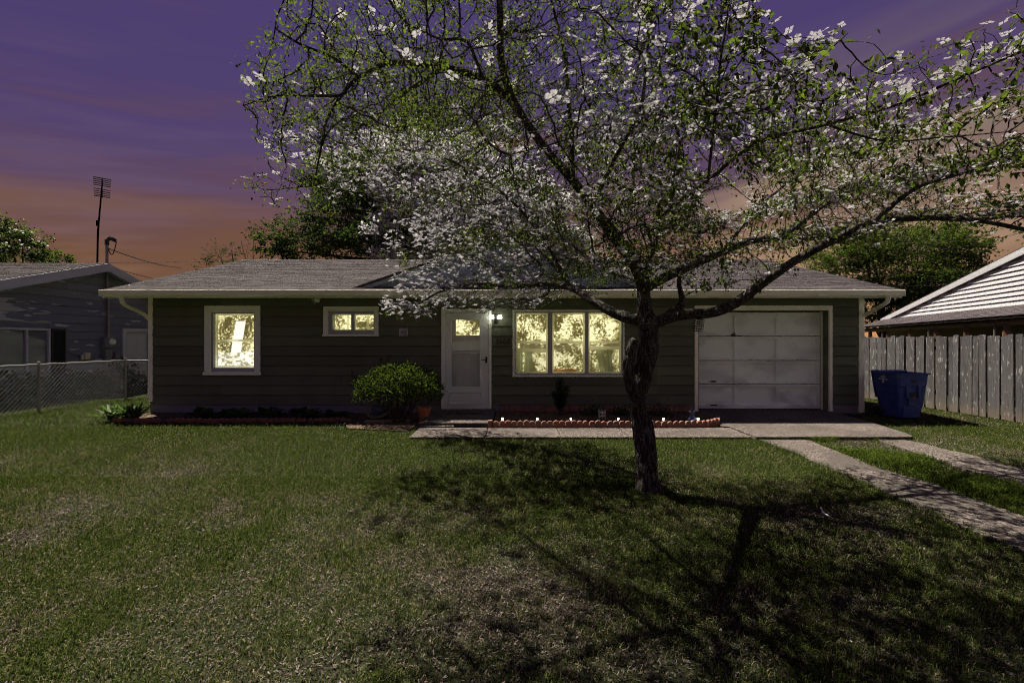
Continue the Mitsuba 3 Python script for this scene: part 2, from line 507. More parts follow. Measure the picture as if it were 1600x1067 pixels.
m.box(XL, XL + .12, YW + .13, 18.0, 0, ZT + .02).box(XR - .12, XR, YW + .13, 18.0, 0, ZT + .02).box(XL + .12, XR - .12, 17.88, 18.0, 0, ZT)
add('side_wall', m, 'm_siding', H)
for a, b in ((XL + .02, SX(688)), (SX(770), SX(1084)), (SX(1300), XR - .02)):
    add('foundation', MB().box(a, b, YW - .012, YW, -.1, .195), 'm_foundation', H)

# lap siding, board by board
cut = [(a, b, c, d) for a, b, c, d in holes.values()]
cut = [(a, b, c if c > .15 else -1, d) for a, b, c, d in cut]
cut[4] = (SX(1084), SX(1299), -1, SZ(477))
for row in range(11):
    z0, z1 = .2 + .2096 * row, min(.2 + .2096 * (row + 1) - .021, ZT)
    zm = z0 + .1
    edges = [(XL + .07, XR - .09)]
    for a, b, c, d in cut:
        if c < zm < d + .02:
            edges = [s for e in edges for s in ((e[0], min(e[1], a)), (max(e[0], b), e[1])) if s[1] - s[0] > .02]
    for a, b in edges:
        x = a
        while x < b - .01:
            x2 = min(b, x + rng.uniform(2.6, 4.2))
            if b - x2 < .5:
                x2 = b
            o, o2 = rng.uniform(-.0025, .0025, 2)
            yb, yt = YW - .034, YW - .014
            v = np.array([[x, yb + o, z0 + o2], [x2, yb + o, z0 + o2 * .5], [x2, yt, z1], [x, yt, z1], [x, YW, z0 + o2], [x2, YW, z0 + o2 * .5], [x2, YW, z1], [x, YW, z1],
                          [x, yb + .003 + o, z0 + .004], [x2, yb + .003 + o, z0 + .004]])
            v[8:, 1] = yb + o
            v[[0, 1], 1] += .004
            add('siding_board', (v, np.array([[8, 9, 2], [8, 2, 3], [0, 1, 9], [0, 9, 8], [4, 5, 1], [4, 1, 0], [0, 8, 3], [0, 3, 7], [0, 7, 4], [1, 5, 6], [1, 6, 2], [1, 2, 9], [3, 2, 6], [3, 6, 7]])), 'm_siding', wk)
            x = x2 + .004
add('corner_board', cbox(XL - .03, XL + .07, YW - .035, YW + .09, .27, ZT, .005), 'm_trim', H)
add('corner_board', cbox(XR - .09, XR + .03, YW - .035, YW + .09, .03, ZT, .005), 'm_trim', H)

# roof: two slopes, the front one with its shingle courses
YE, YR, ZE, ZR = 9.10, 13.9, 2.575, 4.03
XE0, XE1 = -8.17, 7.78
sl = (ZR - ZE) / (YR - YE)
m = MB()
for s, y0 in ((1, YE + .02), (-1, 2 * YR - YE)):
    z0 = ZE - .02
    a = np.array([[XE0, y0, z0 - .09], [XE1, y0, z0 - .09], [XE1, YR, ZR - .11], [XE0, YR, ZR - .11], [XE0, y0, z0], [XE1, y0, z0], [XE1, YR, ZR - .012], [XE0, YR, ZR - .012]])
    q = np.array([[0, 3, 2, 1], [4, 5, 6, 7], [0, 1, 5, 4], [0, 4, 7, 3], [1, 2, 6, 5]])
    m.add(a, q if s > 0 else q[:, ::-1])
rf = add('roof', m, 'm_shingle', H)
n_row = 36
dn = np.array([0, -sl, 1]) / math.hypot(1, sl)
for r in range(n_row):
    y0 = YE - .02 + (YR - YE + .02) * r / n_row
    y1 = YE - .02 + (YR - YE + .02) * (r + 1.25) / n_row if r < n_row - 1 else YR
    x = XE0 - .02 - rng.uniform(0, .25)
    m = MB()
    while x < XE1 + .02:
        x2 = x + .33
        a, b = max(x + .004, XE0 - .02), min(x2 - .004, XE1 + .02)
        if b - a > .03:
            j, th = rng.uniform(-.006, .006), .011 + rng.uniform(-.003, .005)
            zf = lambda y: ZE + (y - YE) * sl
            P = lambda xx, y, t: np.array([xx, y, zf(y)]) + dn * t
            v = np.array([P(a, y0 + j, th), P(b, y0 + j, th), P(b, y1, .004), P(a, y1, .004), P(a, y0 + j, -.004), P(b, y0 + j, -.004)])
            m.add(v, [[0, 1, 2, 3], [4, 5, 1, 0]])
        x = x2
    add('shingle_course', m, 'm_shingle', rf)
m = MB()
for i in range(64):
    a = XE0 + (XE1 - XE0) * i / 64
    b = a + (XE1 - XE0) / 64 + .02
    t = .004 * (i % 2)
    m.add([[a, YR - .14, ZR - .043 + .016 + t], [b, YR - .14, ZR - .043 + .014], [b, YR, ZR + .02], [a, YR, ZR + .022 + t], [a, YR + .14, ZR - .025 + t], [b, YR + .14, ZR - .027]], [[0, 1, 2, 3], [3, 2, 5, 4]])
add('ridge_cap', m, 'm_shingle', rf)
# gable ends above the side walls, and barge boards
for x in (XL, XR - .10):
    v = np.array([[x, YW, ZT], [x, 18, ZT], [x, YR, ZR - .12], [x + .1, YW, ZT], [x + .1, 18, ZT], [x + .1, YR, ZR - .12]])
    add('gable_end', MB().add(v, [[0, 2, 1], [3, 4, 5], [0, 1, 4], [0, 4, 3], [1, 2, 5], [1, 5, 4], [2, 0, 3], [2, 3, 5]]), 'm_siding', H)
for x in (XE0 - .045, XE1 + .002):
    m = MB()
    for y0, z0 in ((YE + .03, ZE), (2 * YR - YE, ZE)):
        v = np.array([[x, y0, z0 - .15], [x + .04, y0, z0 - .15], [x + .04, YR, ZR - .16], [x, YR, ZR - .16], [x, y0, z0 + .0], [x + .04, y0, z0 + .0], [x + .04, YR, ZR - .0], [x, YR, ZR - .0]])
        m.add(v, [[0, 3, 2, 1], [4, 5, 6, 7], [0, 1, 5, 4], [0, 4, 7, 3], [1, 2, 6, 5]])
    add('barge_board', m, 'm_trim', H)
add('soffit', MB().box(XE0, XE1, YE + .10, YW - .03, 2.474, 2.485), 'm_trim', H)
add('fascia', MB().box(XE0, XE1, YE + .05, YE + .08, 2.43, 2.56), 'm_trim', H)
# gutter: an ogee profile run along the eave
pr = np.array([[0.045, 2.455], [-.03, 2.445], [-.075, 2.47], [-.085, 2.51], [-.10, 2.53], [-.10, 2.575], [-.085, 2.58], [-.085, 2.565], [-.088, 2.535], [-.065, 2.475], [-.02, 2.46], [.04, 2.465], [.045, 2.56]])
pr[:, 0] += YE
xs = np.array([XE0 - .01, XE1 + .01])
v = np.array([[x, y, z] for x in xs for y, z in pr])
n = len(pr)
q = [[i, i + 1, n + i + 1, n + i] for i in range(n - 1)]
m = MB().add(v, q)
for x in xs:
    m.box(x - .004, x + .004, YE - .098, YE + .044, 2.447, 2.572)
for x in np.linspace(XE0 + 1, XE1 - 1, 9):
    m.box(x - .006, x + .006, YE - .104, YE + .04, 2.574, 2.583)
add('gutter', m, 'm_gutter', H)


def downspout(pts):
    m = MB()
    for p in pts:
        pp = spline([(*a, .04) for a in p], .04)
        m.tube(pp[:, :3], pp[:, 3], 8)
    return m


add('downspout', downspout([[(-7.80, YE - .02, 2.46), (-7.80, YE, 2.37), (-7.81, YE + .08, 2.29), (-7.82, YW - .10, 2.14), (-7.82, YW + .02, 2.06), (-7.82, YW + .2, 1.95)], [(-7.82, YW + .2, 1.95), (-7.82, YW + .22, .1)]]), 'm_gutter', H)
add('downspout', downspout([[(7.52, YE - .02, 2.46), (7.52, YE, 2.38), (7.52, YE + .10, 2.30), (7.53, YW - .05, 2.12), (7.53, YW + .1, 2.04), (7.54, YW + .3, 1.94)], [(7.54, YW + .3, 1.94), (7.54, YW + .32, .1)]]), 'm_gutter', H)

# front gable over the middle of the eave
GX, GW, GZ0, GZ1, GY = -.13, 2.98, 2.66, 3.68, 9.42
gs = (GZ1 - GZ0) / GW
gk = add('front_gable', MB().add([[GX - GW, GY + .02, GZ0], [GX + GW, GY + .02, GZ0], [GX, GY + .02, GZ1], [GX - GW, GY + .3, GZ0], [GX + GW, GY + .3, GZ0], [GX, GY + .3, GZ1]], [[0, 1, 2], [0, 3, 4], [0, 4, 1]]), 'm_gable', H, label='blue grey board gable over the middle of the front')
for i in range(7):
    z0, z1 = GZ0 + .01 + i * .14, GZ0 + .01 + (i + 1) * .14 + .006
    w0, w1 = max((GZ1 - z0) / gs - .02, .03), max((GZ1 - z1) / gs - .02, .01)
    add('gable_board', ([[GX - w0, GY - .004, z0], [GX + w0, GY - .004, z0], [GX + w1, GY + .012, z1], [GX - w1, GY + .012, z1], [GX - w0, GY + .02, z0], [GX + w0, GY + .02, z0]], [[0, 1, 2, 3], [4, 5, 1, 0]]), 'm_gable', gk)
for s in (-1, 1):
    m = MB()
    yb = YR - (ZR - GZ1) / sl + .2
    a = np.array([[GX + s * (GW + .28), GY - .14, GZ0 - .095], [GX, GY - .14, GZ1], [GX, yb, GZ1], [GX + s * (GW + .28), YE + .35, GZ0 - .095]])
    up = np.array([s * gs, 0, 1]) / math.hypot(1, gs) * .035
    v = np.vstack([a, a + up])
    m.add(v, [[0, 1, 2, 3], [4, 7, 6, 5], [0, 4, 5, 1], [1, 5, 6, 2], [0, 3, 7, 4]])
    add('gable_roof', m, 'm_shingle', gk)
    d = np.array([0, 0, -.085])
    b = np.array([[GX + s * (GW + .20), GY - .09, GZ0 - .07], [GX, GY - .09, GZ1 - .002]])
    e = np.array([0, .025, 0])
    v = np.vstack([b, b + d, b + e, b + d + e])
    add('rake_board', (v, np.array([[0, 1, 3, 2], [4, 6, 7, 5], [2, 3, 7, 6], [0, 4, 5, 1]])), 'm_gable', gk)


def casing(key, x0, x1, z0, z1, w, mt, y0=YW - .045, y1=YW + .01, sill=None):
    """Four boards round an opening; the clear opening is inside by w = (left, right, bottom, top)."""
    l, r, b, t = w
    m = MB().cbox(x0, x0 + l, y0, y1, z0, z1).cbox(x1 - r, x1, y0, y1, z0, z1).cbox(x0 + l, x1 - r, y0 + .002, y1, z1 - t, z1).cbox(x0 + l, x1 - r, y0 + .002, y1, z0, z0 + b)
    return add('frame', m, mt, key)


def pane_set(key, rect, mid=None, extra=None, mid_h=.04, border=.035, fn=None, room=True):
    """One light of a window: the sash (its bars lit through from the glowing panel), the glass."""
    x0, x1, z0, z1 = rect
    m = MB().cbox(x0, x0 + border, YW + .05, YW + .08, z0, z1, .003).cbox(x1 - border, x1, YW + .05, YW + .08, z0, z1, .003)
    m.cbox(x0 + border, x1 - border, YW + .05, YW + .08, z0, z0 + border, .003).cbox(x0 + border, x1 - border, YW + .05, YW + .08, z1 - border, z1, .003)
    if mid:
        m.cbox(x0 + border, x1 - border, YW + .048, YW + .082, mid - mid_h / 2, mid + mid_h / 2, .003)
    for zz, hh in extra or []:
        m.cbox(x0 + border, x1 - border, YW + .046, YW + .084, zz - hh / 2, zz + hh / 2, .003)
    add('sash', m, 'm_sash', key)
    add('pane', ([[x0, YW + .066, z0], [x1, YW + .066, z0], [x1, YW + .066, z1], [x0, YW + .066, z1]], [[0, 1, 2, 3]]), 'm_glass', key)


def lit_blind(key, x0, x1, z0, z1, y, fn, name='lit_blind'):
    """What glows behind the glass: an added panel with reflected foliage painted into its glow."""
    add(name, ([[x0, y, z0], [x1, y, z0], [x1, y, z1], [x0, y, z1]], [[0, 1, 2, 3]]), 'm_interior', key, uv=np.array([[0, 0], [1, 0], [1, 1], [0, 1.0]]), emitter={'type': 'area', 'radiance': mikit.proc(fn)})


def reveal(key, x0, x1, z0, z1, mt):
    m = MB().box(x0 - .02, x0, YW + .011, YW + .10, z0, z1).box(x1, x1 + .02, YW + .011, YW + .10, z0, z1).box(x0, x1, YW + .011, YW + .10, z0 - .02, z0).box(x0, x1, YW + .011, YW + .10, z1, z1 + .02)
    add('reveal', m, mt, key)


def board(p, u, a, b, z0, z1, y):
    return [[a, y, z0], [b, y, z0], [b, y, z1], [a, y, z1]]


# left window
k = f'{H}__window'
x0, x1, z0, z1 = SX(321), SX(408), SZ(586), SZ(478)
labels[k] = {'label': 'tall lit window in a wide pale frame, left of the house'}
add('frame', MB().cbox(x0, SX(331), YW - .045, YW + .01, z0 + .07, z1).cbox(SX(399), x1, YW - .045, YW + .01, z0 + .07, z1).cbox(SX(331), SX(399), YW - .043, YW + .01, SZ(488), z1), 'm_frame', k)
add('sill', MB().cbox(x0 - .015, x1 + .015, YW - .075, YW + .01, z0, z0 + .068, .006), 'm_frame', k)
r = (SX(334), SX(397.5), SZ(574.5), SZ(490))
add('inner_frame', MB().cbox(SX(331), r[0], YW - .02, YW + .06, SZ(583), SZ(488)).cbox(r[1], SX(399), YW - .02, YW + .06, SZ(583), SZ(488)).cbox(r[0], r[1], YW - .018, YW + .06, SZ(583), r[2]).cbox(r[0], r[1], YW - .018, YW + .06, r[3], SZ(488)), 'm_frame_dark', k)
pane_set(k, r, mid=SZ(532), mid_h=.055, border=.040)


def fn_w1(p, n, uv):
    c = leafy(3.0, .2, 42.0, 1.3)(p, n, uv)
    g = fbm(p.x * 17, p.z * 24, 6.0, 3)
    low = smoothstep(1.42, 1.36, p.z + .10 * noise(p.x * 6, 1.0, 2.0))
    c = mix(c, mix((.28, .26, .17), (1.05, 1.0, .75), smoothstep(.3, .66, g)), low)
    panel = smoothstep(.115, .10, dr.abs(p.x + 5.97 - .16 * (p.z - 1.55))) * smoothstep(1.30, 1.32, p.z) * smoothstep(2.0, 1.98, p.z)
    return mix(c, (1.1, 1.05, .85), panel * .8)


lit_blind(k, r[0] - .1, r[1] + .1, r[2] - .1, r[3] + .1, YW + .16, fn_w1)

# small slider
k = f'{H}__window_001'
labels[k] = {'label': 'small wide lit window high in the wall'}
x0, x1, z0, z1 = SX(506), SX(592), SZ(525.5), SZ(479)
add('frame', MB().cbox(x0, SX(514), YW - .045, YW + .01, z0 + .045, z1).cbox(SX(585.5), x1, YW - .045, YW + .01, z0 + .045, z1).cbox(SX(514), SX(585.5), YW - .043, YW + .01, SZ(486.5), z1), 'm_frame', k)
add('sill', MB().cbox(x0 - .01, x1 + .01, YW - .07, YW + .01, z0, z0 + .043, .006), 'm_frame', k)
ra, rb = (SX(520), SX(549), SZ(515.5), SZ(491)), (SX(553.5), SX(584), SZ(515.5), SZ(491))
add('inner_frame', MB().cbox(SX(514), ra[0], YW - .02, YW + .06, SZ(524), SZ(486.5)).cbox(ra[1], rb[0], YW - .02, YW + .06, SZ(524), SZ(486.5)).cbox(ra[0], ra[1], YW - .018, YW + .06, SZ(524), ra[2]).cbox(rb[0], rb[1], YW - .018, YW + .06, SZ(524), ra[2])
    .cbox(ra[0], ra[1], YW - .018, YW + .06, ra[3], SZ(486.5)).cbox(rb[0], rb[1], YW - .018, YW + .06, ra[3], SZ(486.5)).cbox(rb[1], SX(585.5), YW - .019, YW + .06, SZ(524), SZ(486.5)), 'm_frame_dark', k)
pane_set(k, ra, border=.018)
pane_set(k, rb, border=.018)
add('sash', MB().cbox(SX(539.5), SX(542.5), YW + .085, YW + .10, ra[2], ra[3], .003).cbox(SX(571), SX(574.5), YW + .085, YW + .10, rb[2], rb[3], .003), 'm_sash', k)
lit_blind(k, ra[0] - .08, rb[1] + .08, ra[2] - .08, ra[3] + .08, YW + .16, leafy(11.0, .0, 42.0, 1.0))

# triple window
k = f'{H}__window_002'
labels[k] = {'label': 'triple lit picture window with dark mullions, right of the door'}
x0, x1, z0, z1 = SX(801), SX(975), SZ(588.5), SZ(484.5)
rs = [(SX(a), SX(b), SZ(583), SZ(489)) for a, b in ((806, 856), (863, 914), (919.5, 971))]
add('frame', MB().cbox(x0, SX(804), YW - .05, YW + .01, z0 + .035, z1, .003).cbox(SX(973), x1, YW - .05, YW + .01, z0 + .035, z1, .003).cbox(SX(804), SX(973), YW - .048, YW + .01, SZ(487), z1, .003).cbox(x0 - .01, x1 + .01, YW - .06, YW + .01, z0, z0 + .033, .004), 'm_frame', k)
m = MB()
for a, b in ((SX(804), rs[0][0]), (rs[0][1], rs[1][0]), (rs[1][1], rs[2][0]), (rs[2][1], SX(973))):
    m.cbox(a, b, YW - .03, YW + .06, z0 + .035, SZ(487), .003)
for r in rs:
    m.cbox(r[0], r[1], YW - .028, YW + .06, z0 + .035, r[2], .003).cbox(r[0], r[1], YW - .028, YW + .06, r[3], SZ(487), .003)
add('mullion_frame', m, 'm_frame_dark', k)
for i, r in enumerate(rs):
    pane_set(k, r, mid=SZ(534.5), mid_h=.052, border=.034, extra=[] if i == 1 else [(SZ(547.5 if i == 0 else 544), .080)])
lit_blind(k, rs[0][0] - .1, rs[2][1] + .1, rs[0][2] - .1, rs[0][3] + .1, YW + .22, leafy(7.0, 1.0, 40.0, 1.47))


def drape(xa, xb, za, zb, y, lean, folds, key):
    n, mrows = folds * 8, 8
    u, w = np.meshgrid(np.linspace(0, 1, n), np.linspace(0, 1, mrows))
    x = xa + (xb - xa) * u + lean * (1 - w)
    v = np.stack([x, y + .018 * np.sin(u * folds * 2 * np.pi) * (.6 + .4 * (1 - w)), za + (zb - za) * w], -1).reshape(-1, 3)
    i, j = np.meshgrid(np.arange(mrows - 1), np.arange(n - 1), indexing='ij')
    q = np.stack([i * n + j, i * n + j + 1, (i + 1) * n + j + 1, (i + 1) * n + j], -1).reshape(-1, 4)
    add('curtain', (v, q), 'm_drape', key, smooth=True)


drape(SX(806), SX(817), SZ(583), SZ(547), YW + .17, -.0, 2, k)
drape(SX(821), SX(833), SZ(583), SZ(547), YW + .17, -.03, 2, k)
drape(SX(933), SX(945), SZ(583), SZ(545), YW + .17, .09, 2, k)
drape(SX(949), SX(958), SZ(583), SZ(545), YW + .17, .03, 2, k)
add('sofa_back', MB().cbox(SX(866), SX(903), YW + .15, YW + .23, SZ(583), SZ(577.5), .02), 'm_cushion', k)

# front door: a white storm door before a panelled door with a lit light
k = f'{H}__front_door'
labels[k] = {'label': 'white storm door with a lit glass light at its top'}
x0, x1, zb = SX(690), SX(768), SZ(648.5)
add('frame', MB().cbox(x0, SX(696.5), YW - .06, YW + .05, zb + .13, SZ(483)).cbox(SX(763.5), x1, YW - .06, YW + .05, zb + .13, SZ(483)).cbox(SX(696.5), SX(763.5), YW - .058, YW + .05, SZ(488.5), SZ(483)), 'm_frame', k)
add('threshold', MB().cbox(x0 - .01, x1 + .005, YW - .07, YW + .12, zb, zb + .128, .006), 'm_frame', k)
sx0, sx1, sz0, sz1 = SX(697), SX(763), SZ(639), SZ(489)
gx0, gx1, gz0, gz1 = SX(705.5), SX(750.5), SZ(604.5), SZ(499)
m = MB().cbox(sx0, gx0, YW - .045, YW - .012, sz0, sz1).cbox(gx1, sx1, YW - .045, YW - .012, sz0, sz1).cbox(gx0, gx1, YW - .044, YW - .012, gz1, sz1).cbox(gx0, gx1, YW - .044, YW - .012, sz0, gz0)
m.cbox(gx0 - .02, gx0 + .012, YW - .052, YW - .02, gz0, gz1, .003).cbox(gx1 - .012, gx1 + .02, YW - .052, YW - .02, gz0, gz1, .003).cbox(gx0 + .012, gx1 - .012, YW - .05, YW - .02, gz0 - .02, gz0 + .012, .003).cbox(gx0 + .012, gx1 - .012, YW - .05, YW - .02, gz1 - .012, gz1 + .02, .003)
m.cbox(gx0 + .012, gx1 - .012, YW - .046, YW - .026, SZ(551.8), SZ(550.2), .003)
sd = add('storm_door', m, 'm_storm', k)
add('glass', ([[gx0, YW - .034, gz0], [gx1, YW - .034, gz0], [gx1, YW - .034, gz1], [gx0, YW - .034, gz1]], [[0, 1, 2, 3]]), 'm_glass', k)
bx0, bx1, bz0, bz1 = SX(702), SX(754), SZ(630.5), SZ(611.5)
add('kick_panel', MB().cbox(bx0, bx1, YW - .066, YW - .043, bz0, bz0 + .022, .004).cbox(bx0, bx1, YW - .066, YW - .043, bz1 - .022, bz1, .004).cbox(bx0, bx0 + .022, YW - .064, YW - .043, bz0 + .022, bz1 - .022, .004).cbox(bx1 - .022, bx1, YW - .064, YW - .043, bz0 + .022, bz1 - .022, .004).cbox(bx0 + .05, bx1 - .05, YW - .049, YW - .043, bz0 + .05, bz1 - .05, .003), 'm_storm', k)
add('door_sweep', MB().cbox(sx0, sx1, YW - .055, YW - .015, sz0 - .012, sz0 - .002, .002), 'm_dark', k)
m = MB().cbox(SX(758.5), SX(761.5), YW - .058, YW - .045, SZ(567), SZ(557), .004).tube([(SX(760), YW - .055, SZ(562)), (SX(760), YW - .10, SZ(562)), (SX(757.5), YW - .105, SZ(562)), (SX(752.5), YW - .10, SZ(561.6))], [.008, .009, .009, .007], 8)
add('handle', m, 'm_black', k)
yi = YW + .07
m = MB().box(SX(697), SX(711.5), yi, yi + .045, SZ(640), SZ(489)).box(SX(749.5), SX(763), yi, yi + .045, SZ(640), SZ(489)).box(SX(711.5), SX(749.5), yi, yi + .045, SZ(640), SZ(524)).box(SX(711.5), SX(749.5), yi, yi + .045, SZ(499.5), SZ(489))
for a, b, c, d in ((712, 729, 548, 530), (733, 750, 548, 530), (712, 722, 636, 553), (725, 736, 636, 553), (739, 750, 636, 553)):
    m.cbox(SX(a), SX(b), yi - .010, yi + .001, SZ(c), SZ(d), .006)
add('inner_door', m, 'm_inner_door', k)
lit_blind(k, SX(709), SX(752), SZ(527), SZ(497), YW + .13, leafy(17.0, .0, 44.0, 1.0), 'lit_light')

# garage door, set back in its opening
k = f'{H}__garage_door'
labels[k] = {'label': 'white wooden garage door of twelve recessed panels'}
gx0, gx1, gt = SX(1090), SX(1294), SZ(485)
yd = YW + .20
add('trim', MB().cbox(SX(1084.5), gx0, YW - .045, YW + .005, .055, gt + .10).cbox(gx1, SX(1299), YW - .045, YW + .005, .055, gt + .10).cbox(gx0, gx1, YW - .043, YW + .005, gt, gt + .10), 'm_trim', k)
add('jamb', MB().box(gx1, gx1 + .03, YW + .006, yd + .08, .06, gt + .03).box(gx0 - .03, gx0, YW + .006, yd + .08, .06, gt + .03).box(gx0, gx1, YW + .006, yd + .08, gt, gt + .03).cbox(gx1 - .03, gx1 - .001, yd - .05, yd - .01, .062, gt - .002), 'm_trim', k)
secs = [.075, .615, 1.135, 1.665, gt - .02]
cols = [(gx0 + .005, gx0 + .93), (gx0 + .93, gx0 + 1.84), (gx0 + 1.84, gx1 - .032)]
for s in range(4):
    za, zb2 = secs[s] + .008, secs[s + 1] - .008
    m = MB()
    rl = .085 if s == 0 else .05
    m.cbox(gx0 + .005, gx1 - .032, yd, yd + .055, za, za + rl, .003).cbox(gx0 + .005, gx1 - .032, yd, yd + .055, zb2 - .045, zb2, .003)
    for i, (a, b) in enumerate(cols):
        m.cbox(a, a + (.02 if i == 0 else .045), yd + .001, yd + .055, za + rl, zb2 - .045, .003)
        m.cbox(b - (.045 if i < 2 else .08), b, yd + .001, yd + .055, za + rl, zb2 - .045, .003)
    add('section_frame', m, 'm_garage', k)
    for i, (a, b) in enumerate(cols):
        a2, b2 = a + (.02 if i == 0 else .045) - .006, b - (.045 if i < 2 else .08) + .006
        add('panel', ([[a2, yd + .046, za + rl - .01], [b2, yd + .046, za + rl - .01], [b2, yd + .048, zb2 - .04], [a2, yd + .048, zb2 - .04]], [[0, 1, 2, 3]]), 'm_garage', k)
add('handle', MB().cbox(SX(1116), SX(1125), yd - .03, yd - .012, SZ(598.2), SZ(595.8), .004).cbox(SX(1116.5), SX(1118), yd - .014, yd, SZ(598), SZ(596), .002).cbox(SX(1123), SX(1124.5), yd - .014, yd, SZ(598), SZ(596), .002), 'm_black', k)
add('handle', MB().cbox(SX(1116), SX(1126), yd - .025, yd, SZ(635.5), SZ(633.8), .004), 'm_black', k)
m = MB().tube([(SX(1153), yd - .02, SZ(523)), (SX(1154), yd - .025, SZ(518))], .012, 8).tube([(SX(1154), yd - .012, SZ(523.5)), (SX(1166), yd - .012, SZ(524.5))], .006, 6).cbox(SX(1149), SX(1156), yd - .012, yd, SZ(526), SZ(521.5), .003)
add('latch', m, 'm_black', k)
m = MB().cbox(gx0, gx1, yd - .005, yd + .05, .058, .074, .004)
add('bottom_seal', m, 'm_dark', k)

# louvred vent beside the bush
m = MB()
a, b, c, d = SX(624.5), SX(638), SZ(525), SZ(513)
m.cbox(a, a + .025, YW - .05, YW - .02, c, d, .003).cbox(b - .025, b, YW - .05, YW - .02, c, d, .003).cbox(a + .025, b - .025, YW - .049, YW - .02, c, c + .025, .003).cbox(a + .025, b - .025, YW - .049, YW - .02, d - .025, d, .003)
for i in range(4):
    z = c + .035 + i * .026
    m.add([[a + .025, YW - .046, z], [b - .025, YW - .046, z], [b - .025, YW - .03, z + .016], [a + .025, YW - .03, z + .016]], [[0, 1, 2, 3]])
m.box(a + .01, b - .01, YW - .026, YW - .02, c + .01, d - .01)
add('wall_vent', m, 'm_vinyl', H, label='small square louvred vent in the siding')

# lamp with two bulbs beside the door
k = thing('wall_lamp', 'black twin wall lamp with two lit white shades beside the storm door', 'lamp')
cx = SX(775)
yl = YW - .03
m = MB().mesh(trimesh.creation.cylinder(.05, .03, sections=20).apply_transform(trimesh.transformations.rotation_matrix(math.pi / 2, [1, 0, 0])).apply_translation((cx, yl - .01, SZ(502))))
m.tube(spline([(cx, yl - .02, SZ(503), .013), (cx, yl - .09, SZ(505), .012), (cx, yl - .12, SZ(500), .011), (cx, yl - .12, SZ(492), .011)], .02)[:, :3], .012, 8)
m.tube([(cx - .085, yl - .12, SZ(492.5)), (cx, yl - .12, SZ(491)), (cx + .085, yl - .12, SZ(492.5))], .009, 8)
add('arm', m, 'm_black', k)
scene['m_lampshade'] = {'type': 'twosided', 'bsdf': {'type': 'diffuse', 'reflectance': rgb(.8, .8, .78)}}
for s in (-1, 1):
    prof = [(.002, .03), (.035, .025), (.045, 0), (.05, -.035), (.046, -.055), (.002, -.058)]
    add('shade', lathe(prof[::-1], 16, (cx + s * .085, yl - .12, SZ(494.5))), 'm_lampshade', k, smooth=40, emitter={'type': 'area', 'radiance': rgb(6.5, 6.1, 5.0)})

# the number on the wall
k = thing('house_number', 'black metal house number 2408 on the siding between door and triple window', 'sign')
for ch, px in zip('2408', (774.6, 780.2, 785.8, 791.8)):
    m = meshkit.text_mesh(ch, .112, .012, False)
    v = np.array(m.vertices)
    v = np.stack([SX(px) + v[:, 0] * .78, YW - .040 + .012 - v[:, 2], SZ(537.2) + v[:, 1]], 1)
    add('digit', (v, np.array(m.faces)), 'm_black', k)

# floodlight under the eave
k = thing('floodlight', 'small security floodlight hanging under the gutter above the wall, left of the small window', 'lamp')
p = np.array([SX(500), YW - .12, SZ(468)])
m = MB().cbox(p[0] - .04, p[0] + .04, YW - .06, YW - .03, p[2] - .01, p[2] + .06, .006).tube([(p[0], YW - .05, p[2] + .02), (p[0] + .01, YW - .13, p[2] - .0)], .014, 8)
add('bracket', m, 'm_frame_dark', k)
v, q = lathe([(.002, -.05), (.03, -.045), (.038, 0), (.055, .05), (.05, .055), (.002, .045)], 16)
R = trimesh.transformations.rotation_matrix(math.radians(115), [1, .3, 0])[:3, :3]
add('lamp_head', (v @ R.T + (p[0] + .015, YW - .16, p[2] - .01), q), 'm_frame', k, smooth=40)
v, q = lathe([(.002, -.07), (.022, -.06), (.026, 0), (.03, .06), (.002, .065)], 12)
R = trimesh.transformations.rotation_matrix(math.radians(-35), [0, 1, 0])[:3, :3]
add('sensor', (v @ R.T + (p[0] - .07, YW - .14, p[2] - .05), q), 'm_frame_dark', k, smooth=40)


# ------------------------------------------------------------------ the house next door on the left
k = thing('neighbour_house', 'dark slate blue house with peeling paint and a gable end, beyond the chain link fence', 'house')
NX, NY0, NY1, NYA, NZA, NS = -12.5, 9.75, 17.45, 13.6, 3.84, .31
nz = lambda y: NZA - abs(y - NYA) * NS
m = MB()
prof = [(NY0, 0), (NY1, 0), (NY1, nz(NY1) - .06), (NYA, NZA - .06), (NY0, nz(NY0) - .06)]
v = np.array([[x, y, z] for x in (NX - .02, NX - 9.5) for y, z in prof])
m.add(v[:5], np.array([[0, 1, 2], [0, 2, 3], [0, 3, 4]])).add(v[5:], np.array([[0, 2, 1], [0, 3, 2], [0, 4, 3]]))
m.add(v, [[0, 4, 9, 5], [1, 6, 7, 2]])
nw = add('wall', m, 'm_nsiding', k)
holes_n = [(9.9, 12.28, .62, 1.92), (14.55, 15.75, 0, 1.99)]
